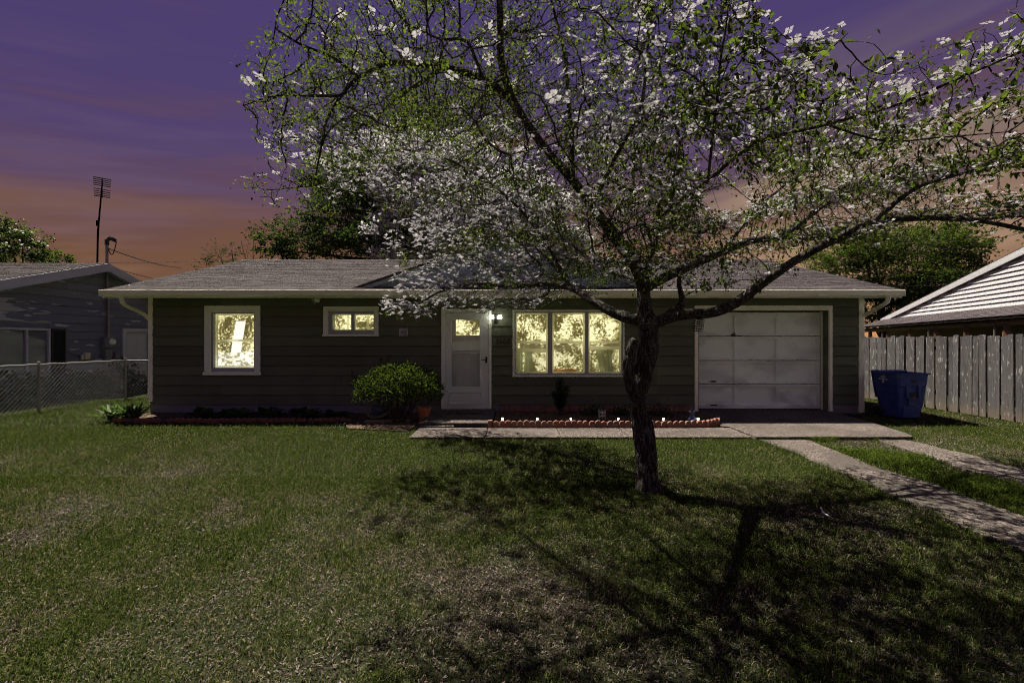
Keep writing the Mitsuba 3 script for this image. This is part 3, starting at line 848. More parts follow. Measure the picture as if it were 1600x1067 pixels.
for row in range(17):
    z0, z1 = .195 + .235 * (row - 1), .195 + .235 * row - .022
    if z1 < .05:
        continue
    zm = (z0 + z1) / 2
    ya, yb = (NY0, NY1) if zm < nz(NY0) - .1 else (NYA - (NZA - z1 - .06) / NS, NYA + (NZA - z1 - .06) / NS)
    if yb - ya < .2:
        continue
    segs = [(ya, yb)]
    for a, b, c, d in holes_n:
        if c < zm + .08 and zm < d + .05:
            segs = [t for e in segs for t in ((e[0], min(e[1], a)), (max(e[0], b), e[1])) if t[1] - t[0] > .03]
    for a, b in segs:
        while a < b - .02:
            c = min(b, a + rng.uniform(2.2, 4.4))
            if b - c < .4:
                c = b
            o = rng.uniform(-.003, .003)
            add('siding_board', ([[NX + .022 + o, a, z0], [NX + .022 + o, c, z0], [NX + .004, c, z1], [NX + .004, a, z1], [NX - .019, a, z0], [NX - .019, c, z0]], [[0, 1, 2, 3], [4, 5, 1, 0]]), 'm_nsiding', nw)
            a = c + .005
m = MB()
for s in (-1, 1):
    ye = NYA + s * 4.25
    a = np.array([[NX + .42, ye, nz(ye) - .02], [NX + .42, NYA, NZA - .02], [NX - 9.8, NYA, NZA - .02], [NX - 9.8, ye, nz(ye) - .02]])
    v = np.vstack([a, a + [0, 0, .07]])
    m.add(v, np.array([[4, 5, 6, 7], [0, 3, 2, 1], [0, 1, 5, 4], [0, 4, 7, 3]])[:, ::(1 if s < 0 else -1)])
nr = add('roof', m, 'm_shingle', k)
for r in range(30):                                   # the courses that the slope towards the lawn shows
    ya = NYA - 4.25 + 4.25 * r / 30
    yb = NYA - 4.25 + 4.25 * (r + 1.2) / 30 if r < 29 else NYA
    m, x = MB(), NX - 9.8
    while x < NX + .40:
        x2 = min(x + .33, NX + .425)
        t = .062 + rng.uniform(0, .007)
        m.add([[x + .003, ya, nz(ya) + t], [x2 - .003, ya, nz(ya) + t], [x2 - .003, yb, nz(yb) + .054], [x + .003, yb, nz(yb) + .054], [x + .003, ya, nz(ya) + .04], [x2 - .003, ya, nz(ya) + .04]], [[0, 1, 2, 3], [4, 5, 1, 0]])
        x += .33
    add('shingle_course', m, 'm_shingle', nr)
for s in (-1, 1):
    ye = NYA + s * 4.25
    m = MB()
    x = NX + .42
    v = np.array([[x, ye, nz(ye) - .20], [x, NYA, NZA - .20], [x, NYA, NZA + .045], [x, ye, nz(ye) + .045], [x + .03, ye, nz(ye) - .20], [x + .03, NYA, NZA - .20], [x + .03, NYA, NZA + .045], [x + .03, ye, nz(ye) + .045]])
    m.add(v, np.array([[0, 1, 2, 3], [4, 7, 6, 5], [0, 4, 5, 1], [3, 2, 6, 7], [0, 3, 7, 4]])[:, ::(1 if s > 0 else -1)])
    add('barge_board', m, 'm_nfascia', k)
    m = MB()
    for i in range(9):
        x0 = NX + .02 + i * .044
        m.add([[x0, ye, nz(ye) - .06], [x0 + .038, ye, nz(ye) - .06], [x0 + .038, NYA, NZA - .06], [x0, NYA, NZA - .06]], [[0, 3, 2, 1]])
    add('soffit', m, 'm_nfascia', k)


def nbox(y0, y1, z0, z1, d0=.0, d1=.05, b=.004):
    return cbox(NX + d0, NX + d1, y0, y1, z0, z1, b)


kw = add('window', MB().mesh(nbox(9.9, 9.96, .62, 1.90, -.01, .06)).mesh(nbox(11.66, 11.71, .68, 1.85, -.005, .055)).mesh(nbox(12.22, 12.28, .62, 1.90, -.01, .06)).mesh(nbox(9.96, 12.22, 1.84, 1.90, -.01, .059)).mesh(nbox(9.96, 12.22, .62, .68, -.01, .075)), 'm_nfascia', k, label='wide dark window with a pale metal frame')
add('pane', ([[NX + .012, 9.96, .68], [NX + .012, 11.66, .68], [NX + .012, 11.66, 1.84], [NX + .012, 9.96, 1.84]], [[0, 1, 2, 3]]), 'm_glass', kw)
add('pane', ([[NX + .008, 11.71, .68], [NX + .008, 12.22, .68], [NX + .008, 12.22, 1.84], [NX + .008, 11.71, 1.84]], [[0, 1, 2, 3]]), 'm_glass', kw)
m = MB().box(NX - .9, NX - .88, 9.9, 12.28, .6, 1.95)
for i in range(7):
    y = 11.75 + i * .07
    m.box(NX - .20, NX - .18, y, y + .055, .7 + .05 * (i % 3), 1.2 + .05 * (i % 2))
add('room_back', m, 'm_dark', kw)
m = MB().mesh(nbox(12.30, 12.34, .58, 1.90, .024, .06)).mesh(nbox(12.66, 12.70, .58, 1.90, .024, .06)).mesh(nbox(12.34, 12.66, .58, .63, .024, .058)).mesh(nbox(12.34, 12.66, 1.85, 1.90, .024, .058))
for i in range(24):
    z = .64 + i * .050
    m.add([[NX + .054, 12.34, z], [NX + .054, 12.66, z], [NX + .030, 12.66, z + .045], [NX + .030, 12.34, z + .045]], [[0, 1, 2, 3]])
m.box(NX + .02, NX + .028, 12.34, 12.66, .6, 1.88)
add('shutter', m, 'm_black', k, label='black louvred shutter at the window')
m = MB().mesh(nbox(14.55, 14.66, .05, 1.98, -.005, .06)).mesh(nbox(15.62, 15.75, .05, 1.98, -.005, .06)).mesh(nbox(14.66, 15.62, 1.87, 1.98, -.005, .059))
for i in range(12):
    a = .08 * i
    m.mesh(nbox(14.66 + a + .004, 14.66 + a + .074, 1.835, 1.87, .02, .05, .015))
for s in (14.66, 15.585):
    for i in range(22):
        m.mesh(nbox(s, s + .035, .1 + i * .08, .17 + i * .08, .02, .05, .012))
kd = add('door', m, 'm_nfascia', k, label='weathered white side door in a scalloped frame')
m = MB().mesh(nbox(14.66, 15.62, .06, 1.87, -.03, -.01))
for a, b, c, d in ((14.76, 15.08, 1.1, 1.72), (15.2, 15.5, 1.1, 1.72), (14.76, 15.08, .2, .95), (15.2, 15.5, .2, .95)):
    m.mesh(nbox(a, b, c, d, -.012, .0, .01))
add('leaf', m, 'm_nfascia', kd)

k = thing('electric_meter', 'grey electric meter with conduit and weatherhead on the dark house wall', 'meter')
m = MB().tube([(NX + .08, 14.0, 1.66), (NX + .08, 14.0, 2.9), (NX + .10, 13.93, 3.3), (NX + .10, 13.93, 4.55)], .038, 10)
add('conduit', m, 'm_galv', k)
add('weatherhead', MB().tube([(NX + .10, 13.93, 4.5), (NX + .10, 13.93, 4.64), (NX + .16, 13.98, 4.72), (NX + .26, 14.08, 4.66)], [.055, .06, .075, .06], 10), 'm_dark', k)
add('meter_box', MB().mesh(nbox(13.82, 14.16, 1.36, 1.68, .02, .14, .012)), 'm_foundation', k)
v, q = lathe([(.002, .06), (.07, .055), (.085, .03), (.09, 0), (.10, -.005), (.10, -.02)][::-1], 18)
add('meter_dial', (np.stack([NX + .155 + v[:, 2], 14.06 + v[:, 0], 1.54 + v[:, 1]], 1), q), 'm_frame', k, smooth=40)
add('breaker_box', MB().mesh(nbox(13.86, 14.10, .78, 1.32, .02, .12, .01)), 'm_foundation', k)
k = thing('utility_box', 'small grey utility box beside the electric meter boxes, nearest the side door', 'box')
add('case', MB().mesh(nbox(14.22, 14.42, .98, 1.22, .022, .10, .012)), 'm_foundation', k)
add('cover', MB().mesh(nbox(14.24, 14.40, 1.0, 1.20, .101, .112, .004)), 'm_foundation', k)
k = thing('cable_box', 'small cream junction box with a loose wire on the dark wall, between shutter and meter', 'box')
add('case', MB().mesh(nbox(13.22, 13.38, 1.03, 1.22, .022, .12, .012)).mesh(nbox(13.14, 13.21, 1.02, 1.17, .022, .08, .008)), 'm_cream', k)
add('wire', MB().tube(spline([(NX + .03, 13.14, 1.1, .008), (NX + .035, 12.98, 1.16, .008), (NX + .035, 12.82, 1.24, .008), (NX + .03, 12.70, 1.25, .008)], .05)[:, :3], .007, 5), 'm_black', k)

k = thing('television_antenna', 'tall thin mast with a rooftop television antenna above the dark house', 'antenna')
add('mast', MB().tube([(-12.95, 14.2, 3.6), (-12.92, 14.2, 5.0), (-12.78, 14.2, 6.55)], [.028, .026, .018], 6).tube([(-12.93, 14.2, 5.15), (-12.93, 14.2, 5.32)], .04, 6), 'm_soot', k)
aim = np.array([-12.79, 14.2]) / np.hypot(-12.79, 14.2)
side = np.array([aim[1], -aim[0]])
at = lambda t, u, z: [-12.79 + aim[0] * t + side[0] * u, 14.2 + aim[1] * t + side[1] * u, z]
add('boom', MB().tube([at(-1.15, 0, 6.33), at(1.25, 0, 6.33)], .014, 5), 'm_soot', k)
for t in (-1.1, -.9, -.68, -.46, -.24, .22, .5, .75, 1.0, 1.2):
    add('element', MB().tube([at(t, -.2, 6.345), at(t, .2, 6.345)], .015, 4), 'm_soot', k)


def wire(name, a, b, sag, r, label, group=None):
    t = np.linspace(0, 1, 24)[:, None]
    p = np.array(a) + (np.array(b) - np.array(a)) * t
    p[:, 2] -= sag * 4 * (t * (1 - t))[:, 0]
    key = add(name, MB().tube(p, r, 5), 'm_black', smooth=True)
    labels[key] = {'label': label, 'category': 'cable', **({'group': group} if group else {})}


wire('service_cable', (NX + .12, 13.95, 4.40), (-18.2, 25.0, 5.6), .12, .020, 'thick black service cable running from the weatherhead behind the ranch roof')
wire('drip_loop', (NX + .12, 13.95, 4.42), (NX + .26, 14.08, 4.64), .30, .014, 'black loop of cable hanging at the weatherhead')
wire('phone_wire', (NX + .40, 14.1, 3.75), (-15.0, 22.0, 4.1), .05, .012, 'upper of two thin wires sloping down behind the dark roof')
wire('phone_wire', (NX + .40, 14.2, 3.62), (-15.6, 22.0, 3.85), .05, .010, 'lower of two thin wires sloping down behind the dark roof')
wire('street_wire', (-44, 34.0, 7.4), (-12, 34.0, 7.95), .25, .018, 'distant thin wire level across the sky above the left roof gap')
wire('street_wire', (13, 20.0, 3.95), (30, 20.0, 4.35), .1, .014, 'distant thin wire in front of the tree on the right')

# ------------------------------------------------------------------ chain link fence
k = thing('chain_link_fence', 'galvanised chain link fence with a top rail at the left edge of the lawn', 'fence')
FX, FH = -10.4, 1.06
for x, y in ((FX, 7.4), (FX, 10.0), (FX, 12.24), (-8.0, 12.24)):
    add('post', MB().tube([(x, y, 0), (x, y, FH + .03)], .027, 10).tube([(x, y, FH + .03), (x, y, FH + .06)], [.032, .012], 10), 'm_galv', k, smooth=40)
add('top_rail', MB().tube([(FX, 7.4, FH - .02), (FX, 12.24, FH - .02)], .021, 8), 'm_galv', k, smooth=40)
add('top_rail', MB().tube([(FX, 12.24, FH - .02), (-7.8, 12.24, FH - .02)], .021, 8), 'm_galv', k, smooth=40)


def mesh_run(o, d, L):
    m = MB()
    o, d = np.array(o), np.array(d)
    sp, h = .098, FH - .05
    for s in (1, -1):
        a = -h
        while a < L + h:
            t0, t1 = (a, a + h) if s > 0 else (a + h, a)
            lo, hi = max(min(t0, t1), 0), min(max(t0, t1), L)
            if hi > lo + .01:
                zz = lambda t: .04 + (t - t0) / (t1 - t0) * h
                pr2 = [np.r_[o + d * lo, zz(lo)], np.r_[o + d * hi, zz(hi)]]
                m.tube(np.array(pr2) + [[.004 * s * d[1], .004 * s * d[0], 0]], .0034 if s > 0 else .0014, 3, False)
            a += sp
    n = int(L / sp)
    for i in range(n):
        p = np.r_[o + d * (i + .5) * sp, FH - .01]
        m.tube([p, p + [0, 0, .045]], .004, 3, False)
    return m


add('wire_mesh', mesh_run((FX - .024, 7.4), (0, 1.), 4.84), 'm_galv', k, kind='stuff')
add('wire_mesh', mesh_run((FX, 12.265), (1., 0), 2.6), 'm_galv', k, kind='stuff')

# ------------------------------------------------------------------ wooden fence on the right
k = thing('picket_fence', 'weathered grey wooden privacy fence of dog-eared pickets on the right', 'fence')
y, i = 4.6, 0
while y < 14.3:
    w = .118 + rng.uniform(-.012, .012)
    h = 1.67 + rng.uniform(-.025, .025)
    x = 9.62 + rng.uniform(-.008, .008) - .024 * (i % 2) - .022 * (rng.random() < .15)
    tl = rng.uniform(-.012, .012)
    e = .022
    outl = np.array([(0, .02), (w, .02), (w + tl, h - e), (w - e + tl, h), (e + tl, h), (tl, h - e)])
    v = np.array([[xx, y + a, z] for xx in (x, x + .019) for a, z in outl])
    n = len(outl)
    fc = [[0, n - 1, j + 1 if False else 0] for j in ()]
    m = MB().add(v, np.array([[0, j + 1, j] for j in range(1, n - 1)] + [[n, n + j, n + j + 1] for j in range(1, n - 1)]))
    m.add(v, [[j, (j + 1) % n, n + (j + 1) % n, n + j] for j in range(n)])
    add('picket', m, 'm_fence', k)
    y += w + rng.uniform(.010, .020)
    i += 1
for z in (.35, 1.35):
    add('rail', MB().cbox(9.66, 9.70, 4.6, 14.3, z, z + .09), 'm_fence', k)
for y in np.arange(5.0, 14.4, 2.35):
    add('post', MB().cbox(9.71, 9.80, y, y + .09, 0, 1.66), 'm_fence', k)

# ------------------------------------------------------------------ the house on the right, turned a little
k = thing('vinyl_sided_house', 'house with white vinyl gable siding over an open lean-to, behind the picket fence', 'house')
P0, U = np.array([11.9, 10.56]), np.array([.332, .943])
N = np.array([-U[1], U[0]])
TA = -4.0                                            # the gable's apex along the wall


def R3(t, d, z):
    """t metres along the wall, d metres out from it."""
    q = P0 + U * t + N * d
    return [q[0], q[1], z]


rz = lambda t: 3.66 - .170 * t if t > TA else 3.66 - .170 * TA + .170 * (t - TA)
ZB = 2.41
t0, t1 = -12.5, (3.66 - ZB) / .17 - .35
va = [R3(t0, -.02, ZB), R3(t1, -.02, ZB), R3(TA, -.02, rz(TA) - .1)]
nw = add('wall', MB().add(va + [R3(t0, -.02, 0), R3(t1, -.02, 0)], np.array([[0, 2, 1], [3, 0, 1], [3, 1, 4]])).add([R3(t1, -.02, 0), R3(t1, -8, 0), R3(t1, -8, ZB), R3(t1, -.02, ZB)], [[0, 1, 2, 3]]), 'm_wood', k)
for r in range(16):
    za, zb2 = ZB + r * .118, ZB + (r + 1) * .118
    ta = t1 if zb2 < rz(t1) else (3.66 - zb2 - .06) / .17
    tb = max(t0, TA - ((3.66 - .17 * TA) - zb2 - .06) / .17)
    if ta < tb + .1:
        break
    add('vinyl_course', ([R3(tb, .030, za), R3(ta, .030, za), R3(ta, .006, zb2 - .018), R3(tb, .006, zb2 - .018), R3(tb, .008, za), R3(ta, .008, za), R3(ta, -.016, zb2), R3(tb, -.016, zb2)],
                         [[0, 3, 2, 1], [4, 0, 1, 5], [3, 7, 6, 2]]), 'm_vinyl', nw)
m, m2 = MB(), MB()
for ta, tb in ((TA, t1 + .55), (TA, t0 - .4)):
    a = [R3(ta, .07, rz(ta)), R3(tb, .07, rz(tb)), R3(tb, -9, rz(tb)), R3(ta, -9, rz(ta))]
    v = np.vstack([a, np.array(a) + [0, 0, .07]])
    m.add(v, [[0, 1, 2, 3], [4, 7, 6, 5], [0, 4, 5, 1], [1, 5, 6, 2]])
    b = np.array([R3(ta, .045, rz(ta)), R3(tb, .045, rz(tb)), R3(ta, .075, rz(ta)), R3(tb, .075, rz(tb))])
    v = np.vstack([b + [0, 0, -.11], b + [0, 0, .045]])
    m2.add(v, [[0, 1, 5, 4], [2, 6, 7, 3], [0, 2, 3, 1], [4, 5, 7, 6]])
add('roof', m, 'm_shingle', k)
add('barge_board', m2, 'm_vinyl', k)
m = MB()
v = np.array([R3(t0, .04, ZB - .01), R3(t1 + .2, .04, ZB - .01), R3(t1 + .2, .98, 2.10), R3(t0, .98, 2.10)])
m.add(np.vstack([v, v - [0, 0, .05]]), [[0, 3, 2, 1], [4, 5, 6, 7], [2, 3, 7, 6], [1, 2, 6, 5]])
lr = add('lean_to_roof', m, 'm_shingle', k)
for i in range(7):
    f0, f1 = i / 7, (i + 1.15) / 7
    g = lambda f: (.98 + .02 - .96 * min(f, 1), 2.10 + .30 * min(f, 1))
    (d0, z0), (d1, z1) = g(f0), g(f1)
    add('shingle_course', ([R3(t0, d0, z0 + .016), R3(t1 + .2, d0, z0 + .016), R3(t1 + .2, d1, z1 + .004), R3(t0, d1, z1 + .004), R3(t0, d0, z0), R3(t1 + .2, d0, z0)], [[0, 3, 2, 1], [4, 0, 1, 5]]), 'm_shingle', lr)
add('lean_to_beam', MB().tube([R3(t0, .80, 1.97), R3(t1 + .1, .80, 1.97)], .07, 4), 'm_wood', k)
for i, t in enumerate((-3.4, -1.75, -.9, .55, 1.9, 3.35, 4.9, 6.4)):
    add('lean_to_post', MB().tube([R3(t, .80, 0), R3(t, .80, 1.62)], .075, 4).tube([R3(t, .80, 1.78), R3(t, .80, 1.93)], .07, 4), 'm_wood', k)
    add('post_splice', MB().tube([R3(t, .80, 1.62), R3(t, .80, 1.78)], .082, 4), 'm_wood_end', k)
    if i % 2 == 0:
        add('pipe', MB().tube([R3(t + .28, .86, .2), R3(t + .28, .86, 1.95)], .022, 6), 'm_galv', k)
for i in range(22):
    t = -4 + i * .55
    add('rafter_end', MB().tube([R3(t, .90, 2.055), R3(t, .1, 2.31)], .03, 4), 'm_wood', k)

# ------------------------------------------------------------------ the bin
k = thing('wheeled_bin', 'dark blue wheeled recycling bin standing on the grass beside the house corner', 'bin')
bin_m = []


def shell(levels, n=6, closed=True):
    """Rounded rectangles (half width, half depth, y shift, z, corner radius) lofted into a skin."""
    rings = []
    for hw, hd, sy, z, rad in levels:
        p = []
        for qx, qy, a0 in ((1, 1, 0), (-1, 1, 90), (-1, -1, 180), (1, -1, 270)):
            for j in range(n):
                a = math.radians(a0 + 90 * j / (n - 1))
                p.append([qx * (hw - rad) + rad * math.cos(a), qy * (hd - rad) + rad * math.sin(a) + sy, z])
        rings.append(p)
    v = np.array(rings).reshape(-1, 3)
    c = 4 * n
    i, j = np.meshgrid(np.arange(len(levels) - 1), np.arange(c), indexing='ij')
    q = np.stack([i * c + j, i * c + (j + 1) % c, (i + 1) * c + (j + 1) % c, (i + 1) * c + j], -1).reshape(-1, 4)
    return v, q


BA = math.radians(-86)
BT = np.array([[math.cos(BA), -math.sin(BA), 0], [math.sin(BA), math.cos(BA), 0], [0, 0, 1]])
BO = np.array([7.93, 9.30, 0])
tb = lambda v: (np.asarray(v, float) * [.91, .91, .92]) @ BT.T + BO
# the local -y side bears the print, the local +x side the lifting bar
body = [(.235, .255, .0, .03, .05), (.245, .265, .0, .05, .06), (.275, .30, .0, .62, .07), (.283, .308, .0, .70, .07), (.318, .345, 0, .735, .06), (.330, .360, 0, .93, .06), (.335, .365, 0, .97, .06), (.362, .395, 0, .975, .07), (.366, .40, 0, 1.0, .07), (.345, .378, 0, 1.002, .06), (.330, .36, 0, .97, .05), (.27, .30, 0, .3, .05), (.23, .25, 0, .08, .04), (.05, .05, 0, .08, .02)]
v, q = shell(body)
add('body', (tb(v), q), 'm_plastic', k, smooth=35)
m = MB()
bar = lambda *a: m.mesh(trimesh.Trimesh(tb(cbox(*a, .012).vertices), cbox(*a, .012).faces, process=False))
bar(.285, .315, -.10, .10, .30, .46)
bar(.30, .335, -.17, -.10, .46, .74)
bar(.30, .335, .10, .17, .46, .74)
bar(.245, .285, -.20, .20, .04, .30)
bar(.29, .325, -.30, -.17, .70, .76)
add('lift_frame', m, 'm_plastic', k)
for bb in ((.292, .322, -.085, .085, .50, .58), (.302, .326, -.075, .075, .80, .90)):
    m = MB()
    bar(*bb)
    add('grip_recess', m, 'm_dark', k)
m = MB()
bar(.300, .320, -.06, .06, .475, .487)
add('lift_bar', m, 'm_wood_end', k)
m = MB()
bar(-.38, -.18, -.36, .36, .985, 1.035)
for s in (-1, 1):
    bar(-.45, -.36, s * .20 - .03, s * .20 + .03, .93, .98)
m.tube(tb([(-.45, -.26, .955), (-.45, .26, .955)]), .016, 8)
add('handle', m, 'm_plastic', k)
lid = [(.005, .39, 0, 0, .002), (.010, .39, 0, .02, .004)]
m = MB()
a = np.array([[-.385, -.33, 1.01], [-.385, .33, 1.01], [-.335, .27, .42], [-.335, -.27, .42]])
m.add(np.vstack([tb(a), tb(a + [-.02, 0, .0])]), [[0, 1, 2, 3], [4, 7, 6, 5], [0, 4, 5, 1], [2, 6, 7, 3], [0, 3, 7, 4], [1, 5, 6, 2]])
add('lid', m, 'm_plastic', k)
for s in (-1, 1):
    v, q = lathe([(.03, -.03), (.115, -.03), (.125, -.02), (.125, .02), (.115, .03), (.03, .03), (.03, -.03)], 24)
    add('wheel', (tb(np.stack([v[:, 0] - .27, v[:, 2] + s * .27, v[:, 1] + .125], 1)), q), 'm_black', k, smooth=40)
add('axle', MB().tube(tb([(-.27, -.27, .125), (-.27, .27, .125)]), .014, 8), 'm_dark', k)
m = MB()
tilt = lambda x, z: [x, -(.302 + (.035 if z > .735 else 0) + .03 * (z - .62)) - .012, z]
for zc, hh, spans in ((.905, .028, [(-.10, -.075), (-.068, -.04), (-.03, -.002), (.008, .03)]), (.855, .026, [(-.15, -.11), (-.10, -.075), (-.065, -.05), (-.04, .0), (.01, .035), (.045, .08)]), (.70, .022, [(-.15, -.10), (-.09, -.065), (-.055, -.02), (-.008, .02), (.03, .07)])):
    for a, b in spans:
        vv = np.array([[x, -.372 if zc > .735 else -.322, z] for z in (zc - hh / 2, zc + hh / 2) for x in (a, b)])
        m.add(tb(vv), [[0, 1, 3, 2]])
m.add(tb([[-.07, -.372, .825], [.0, -.372, .825], [-.035, -.366, .745]]), np.array([[0, 2, 1]]))
add('print', m, 'm_print', k, label='worn white printing and a small triangle, illegible')

# ------------------------------------------------------------------ bed edging, lamps and ornaments
def scallop(p, d, w, h, th, z0):
    n = 7
    a = np.linspace(math.pi, 0, n)
    prof = [(-w / 2 + .002, 0)] + [(math.cos(t) * (w / 2 - .002), h - w * .42 + math.sin(t) * w * .42) for t in a] + [(w / 2 - .002, 0)]
    d = np.array(d); nn = np.array([-d[1], d[0]])
    v = np.array([[*(np.array(p) + d * x + nn * y), z0 + z] for y in (-th / 2, th / 2) for x, z in prof])
    m_ = len(prof)
    fc = np.array([[0, j, j + 1] for j in range(1, m_ - 1)] + [[m_, m_ + j + 1, m_ + j] for j in range(1, m_ - 1)])
    return MB().add(v, fc).add(v, [[(j + 1) % m_, j, m_ + j, m_ + (j + 1) % m_] for j in range(m_)])


def edging(key, path, w, h, z0, th=.05):
    p = np.array(path, float)
    L = np.r_[0, np.cumsum(np.linalg.norm(np.diff(p, axis=0), axis=1))]
    s = w / 2
    while s < L[-1]:
        c = np.array([np.interp(s, L, p[:, i]) for i in (0, 1)])
        c2 = np.array([np.interp(min(s + .03, L[-1]), L, p[:, i]) for i in (0, 1)])
        c1 = np.array([np.interp(max(s - .03, 0), L, p[:, i]) for i in (0, 1)])
        d = (c2 - c1) / np.linalg.norm(c2 - c1)
        a = rng.normal(0, .03)
        d = np.array([d[0] * math.cos(a) - d[1] * math.sin(a), d[0] * math.sin(a) + d[1] * math.cos(a)])
        add('scallop', scallop(c + rng.normal(0, .003, 2), d, w, h + rng.uniform(-.008, .006), th, z0 + rng.uniform(-.006, .004)), 'm_brick', key)
        s += w + .001


k = thing('garden_edging', 'row of red scalloped edging bricks along the front of the lit flower bed', 'edging')
edging(k, bed_path, .104, .165, 0)
add('end_block', MB().cbox(-.42, -.345, 7.94, 8.02, 0, .175, .008), 'm_brick', k)
k = thing('garden_edging', 'dim second row of scalloped bricks against the wall below the triple window', 'edging')
edging(k, [(-.25, 9.62), (3.75, 9.62)], .104, .15, .045)
k = thing('garden_edging', 'short row of red scalloped bricks before the striped leaf clump at the house corner', 'edging')
edging(k, [(-7.72, 8.86), (-7.55, 8.66), (-6.62, 8.62)], .104, .10, 0)
k = thing('garden_edging', 'long low row of dull scalloped bricks half hidden by the hosta leaves', 'edging')
edging(k, [(-6.55, 8.66), (-3.1, 8.74)], .104, .10, -.01)

for i, (px, Y, lab) in enumerate(((785, 8.30, 'small lit garden lamp nearest the door stoop'), (839.5, 8.45, 'small lit garden lamp second from the door stoop'), (892, 8.5, 'small lit garden lamp right of the dark upright shrub'),
                                  (966, 8.45, 'small lit garden lamp just left of the tree trunk'), (1036.5, 8.5, 'small lit garden lamp just right of the tree trunk'), (1091, 8.45, 'small lit garden lamp at the corner of the garage trim'))):
    x, z = (px - CX) / F * Y, EYE - (654.5 - CY) / F * Y
    k = thing('garden_lamp', lab, 'lamp', 'lit stake lamps in the flower bed')
    add('stake', MB().tube([(x, Y, .05), (x, Y, z - .03)], .009, 6).tube([(x, Y, z - .045), (x, Y, z - .028)], [.012, .03], 10), 'm_black', k)
    v, q = lathe([(.002, -.026), (.013, -.020), (.018, .0), (.018, .018), (.002, .020)], 14, (x, Y, z))
    add('lens', (v, q), 'm_lampshade', k, smooth=40, emitter={'type': 'area', 'radiance': rgb(6.0, 5.6, 4.6)})
    v, q = lathe([(.002, .022), (.028, .021), (.025, .032), (.002, .040)], 14, (x, Y, z))
    add('cap', (v, q), 'm_black', k, smooth=40)

k = thing('garden_ornament', 'small blue and white garden figure behind the edging at the garage corner', 'ornament')
o = np.array([3.36, 8.5, .07])
v, q = lathe([(.002, 0), (.060, .0), (.068, .03), (.055, .07), (.042, .10), (.030, .112)], 16, o)
add('body', (v, q), 'm_blue', k, smooth=40)
v, q = lathe([(.030, .105), (.046, .125), (.048, .15), (.036, .175), (.002, .185)], 16, o)
add('head', (v, q), 'm_glaze', k, smooth=40)
for sx in (-1, 1):
    add('ear', MB().tube([o + [sx * .03, 0, .165], o + [sx * .052, 0, .185]], [.018, .012], 8), 'm_print', k)
    add('arm', MB().tube([o + [sx * .05, -.02, .06], o + [sx * .075, -.035, .02]], [.016, .020], 8), 'm_print', k)

k = thing('garden_lantern', 'small dim wire lantern standing in the flower bed left of the tree trunk', 'lantern')
o = np.array([1.73, 8.75, .07])
m = MB()
for sx in (-1, 0, 1):
    for sy in (-1, 1):
        m.tube([o + [sx * .05, sy * .05, 0], o + [sx * .05, sy * .05, .17]], .005, 4)
for z in (0.0, .055, .11, .17):
    c = [o + [sx * .05, sy * .05, z] for sx, sy in ((-1, -1), (1, -1), (1, 1), (-1, 1), (-1, -1))]
    for a, b in zip(c[:-1], c[1:]):
        m.tube([a, b], .005, 4)
add('cage', m, 'm_print', k)
add('roof', MB().add([o + [-.07, -.07, .17], o + [.07, -.07, .17], o + [.07, .07, .17], o + [-.07, .07, .17], o + [0, 0, .23]], np.array([[0, 1, 4], [1, 2, 4], [2, 3, 4], [3, 0, 4]])), 'm_dark', k)
add('base', MB().cbox(o[0] - .065, o[0] + .065, o[1] - .065, o[1] + .065, o[2] - .03, o[2] - .004), 'm_glaze', k)

# pots, hose and boards round the bush
k = thing('plant_pot', 'terracotta flower pot on the soil between the round bush and the stoop', 'pot')
o = (-1.70, 8.78, .03)
v, q = lathe([(.002, .004), (.085, 0), (.115, .19), (.118, .195), (.132, .195), (.136, .255), (.122, .256), (.112, .20), (.1, .17), (.002, .17)], 28, o)
add('pot_wall', (v, q), 'm_terracotta', k, smooth=30)
k = thing('plant_pot', 'blue glazed bowl pot on the soil left of the bush stems', 'pot')
o = (-2.62, 9.1, .03)
v, q = lathe([(.002, .004), (.10, 0), (.155, .07), (.175, .16), (.172, .22), (.182, .235), (.165, .238), (.158, .18), (.002, .16)], 28, o)
add('pot_wall', (v, q), 'm_glaze', k, smooth=30)
a = np.linspace(0, 4.2 * math.pi, 90)
p = np.stack([-2.58 + (.24 + .012 * a / math.pi) * np.cos(a), 8.98 + .10 * np.sin(a) - .02 * a / math.pi, .29 + (.19 + .01 * a / math.pi) * np.sin(a + .3)], 1)
p[:, 2] = np.maximum(p[:, 2], .05)
add('garden_hose', MB().tube(p, .011, 6), 'm_hose', smooth=True, label='coil of pale olive garden hose leaning round the blue pot', cat='hose')
k = thing('wooden_plank', 'short dark plank lying flat on the soil in front of the bush', 'plank')
add('board', trimesh.Trimesh((cbox(-.42, .42, -.07, .07, .03, .065).vertices @ np.array([[.98, .16, 0], [-.16, .98, 0], [0, 0, 1]])) + [-2.35, 8.62, 0], cbox(-.42, .42, -.07, .07, .03, .065).faces, process=False), 'm_wood', k)

# ------------------------------------------------------------------ planting
G1, G2, G3 = np.array([.055, .095, .018]), np.array([.12, .19, .025]), np.array([.035, .060, .016])


def leaf_colours(n, per, a=G1, b=G2, dark=G3, share=.35):
    t = rng.random((n, 1))
    c = a + (b - a) * t
    d = rng.random(n) < share
    c[d] = dark * (.8 + .5 * rng.random((d.sum(), 1)))
    return np.repeat(np.clip(c, 0, 1), per, 0)


def rand_dirs(n, up=0.):
    d = rng.normal(size=(n, 3))
    d[:, 2] = d[:, 2] * .6 + up
    return unit(d)


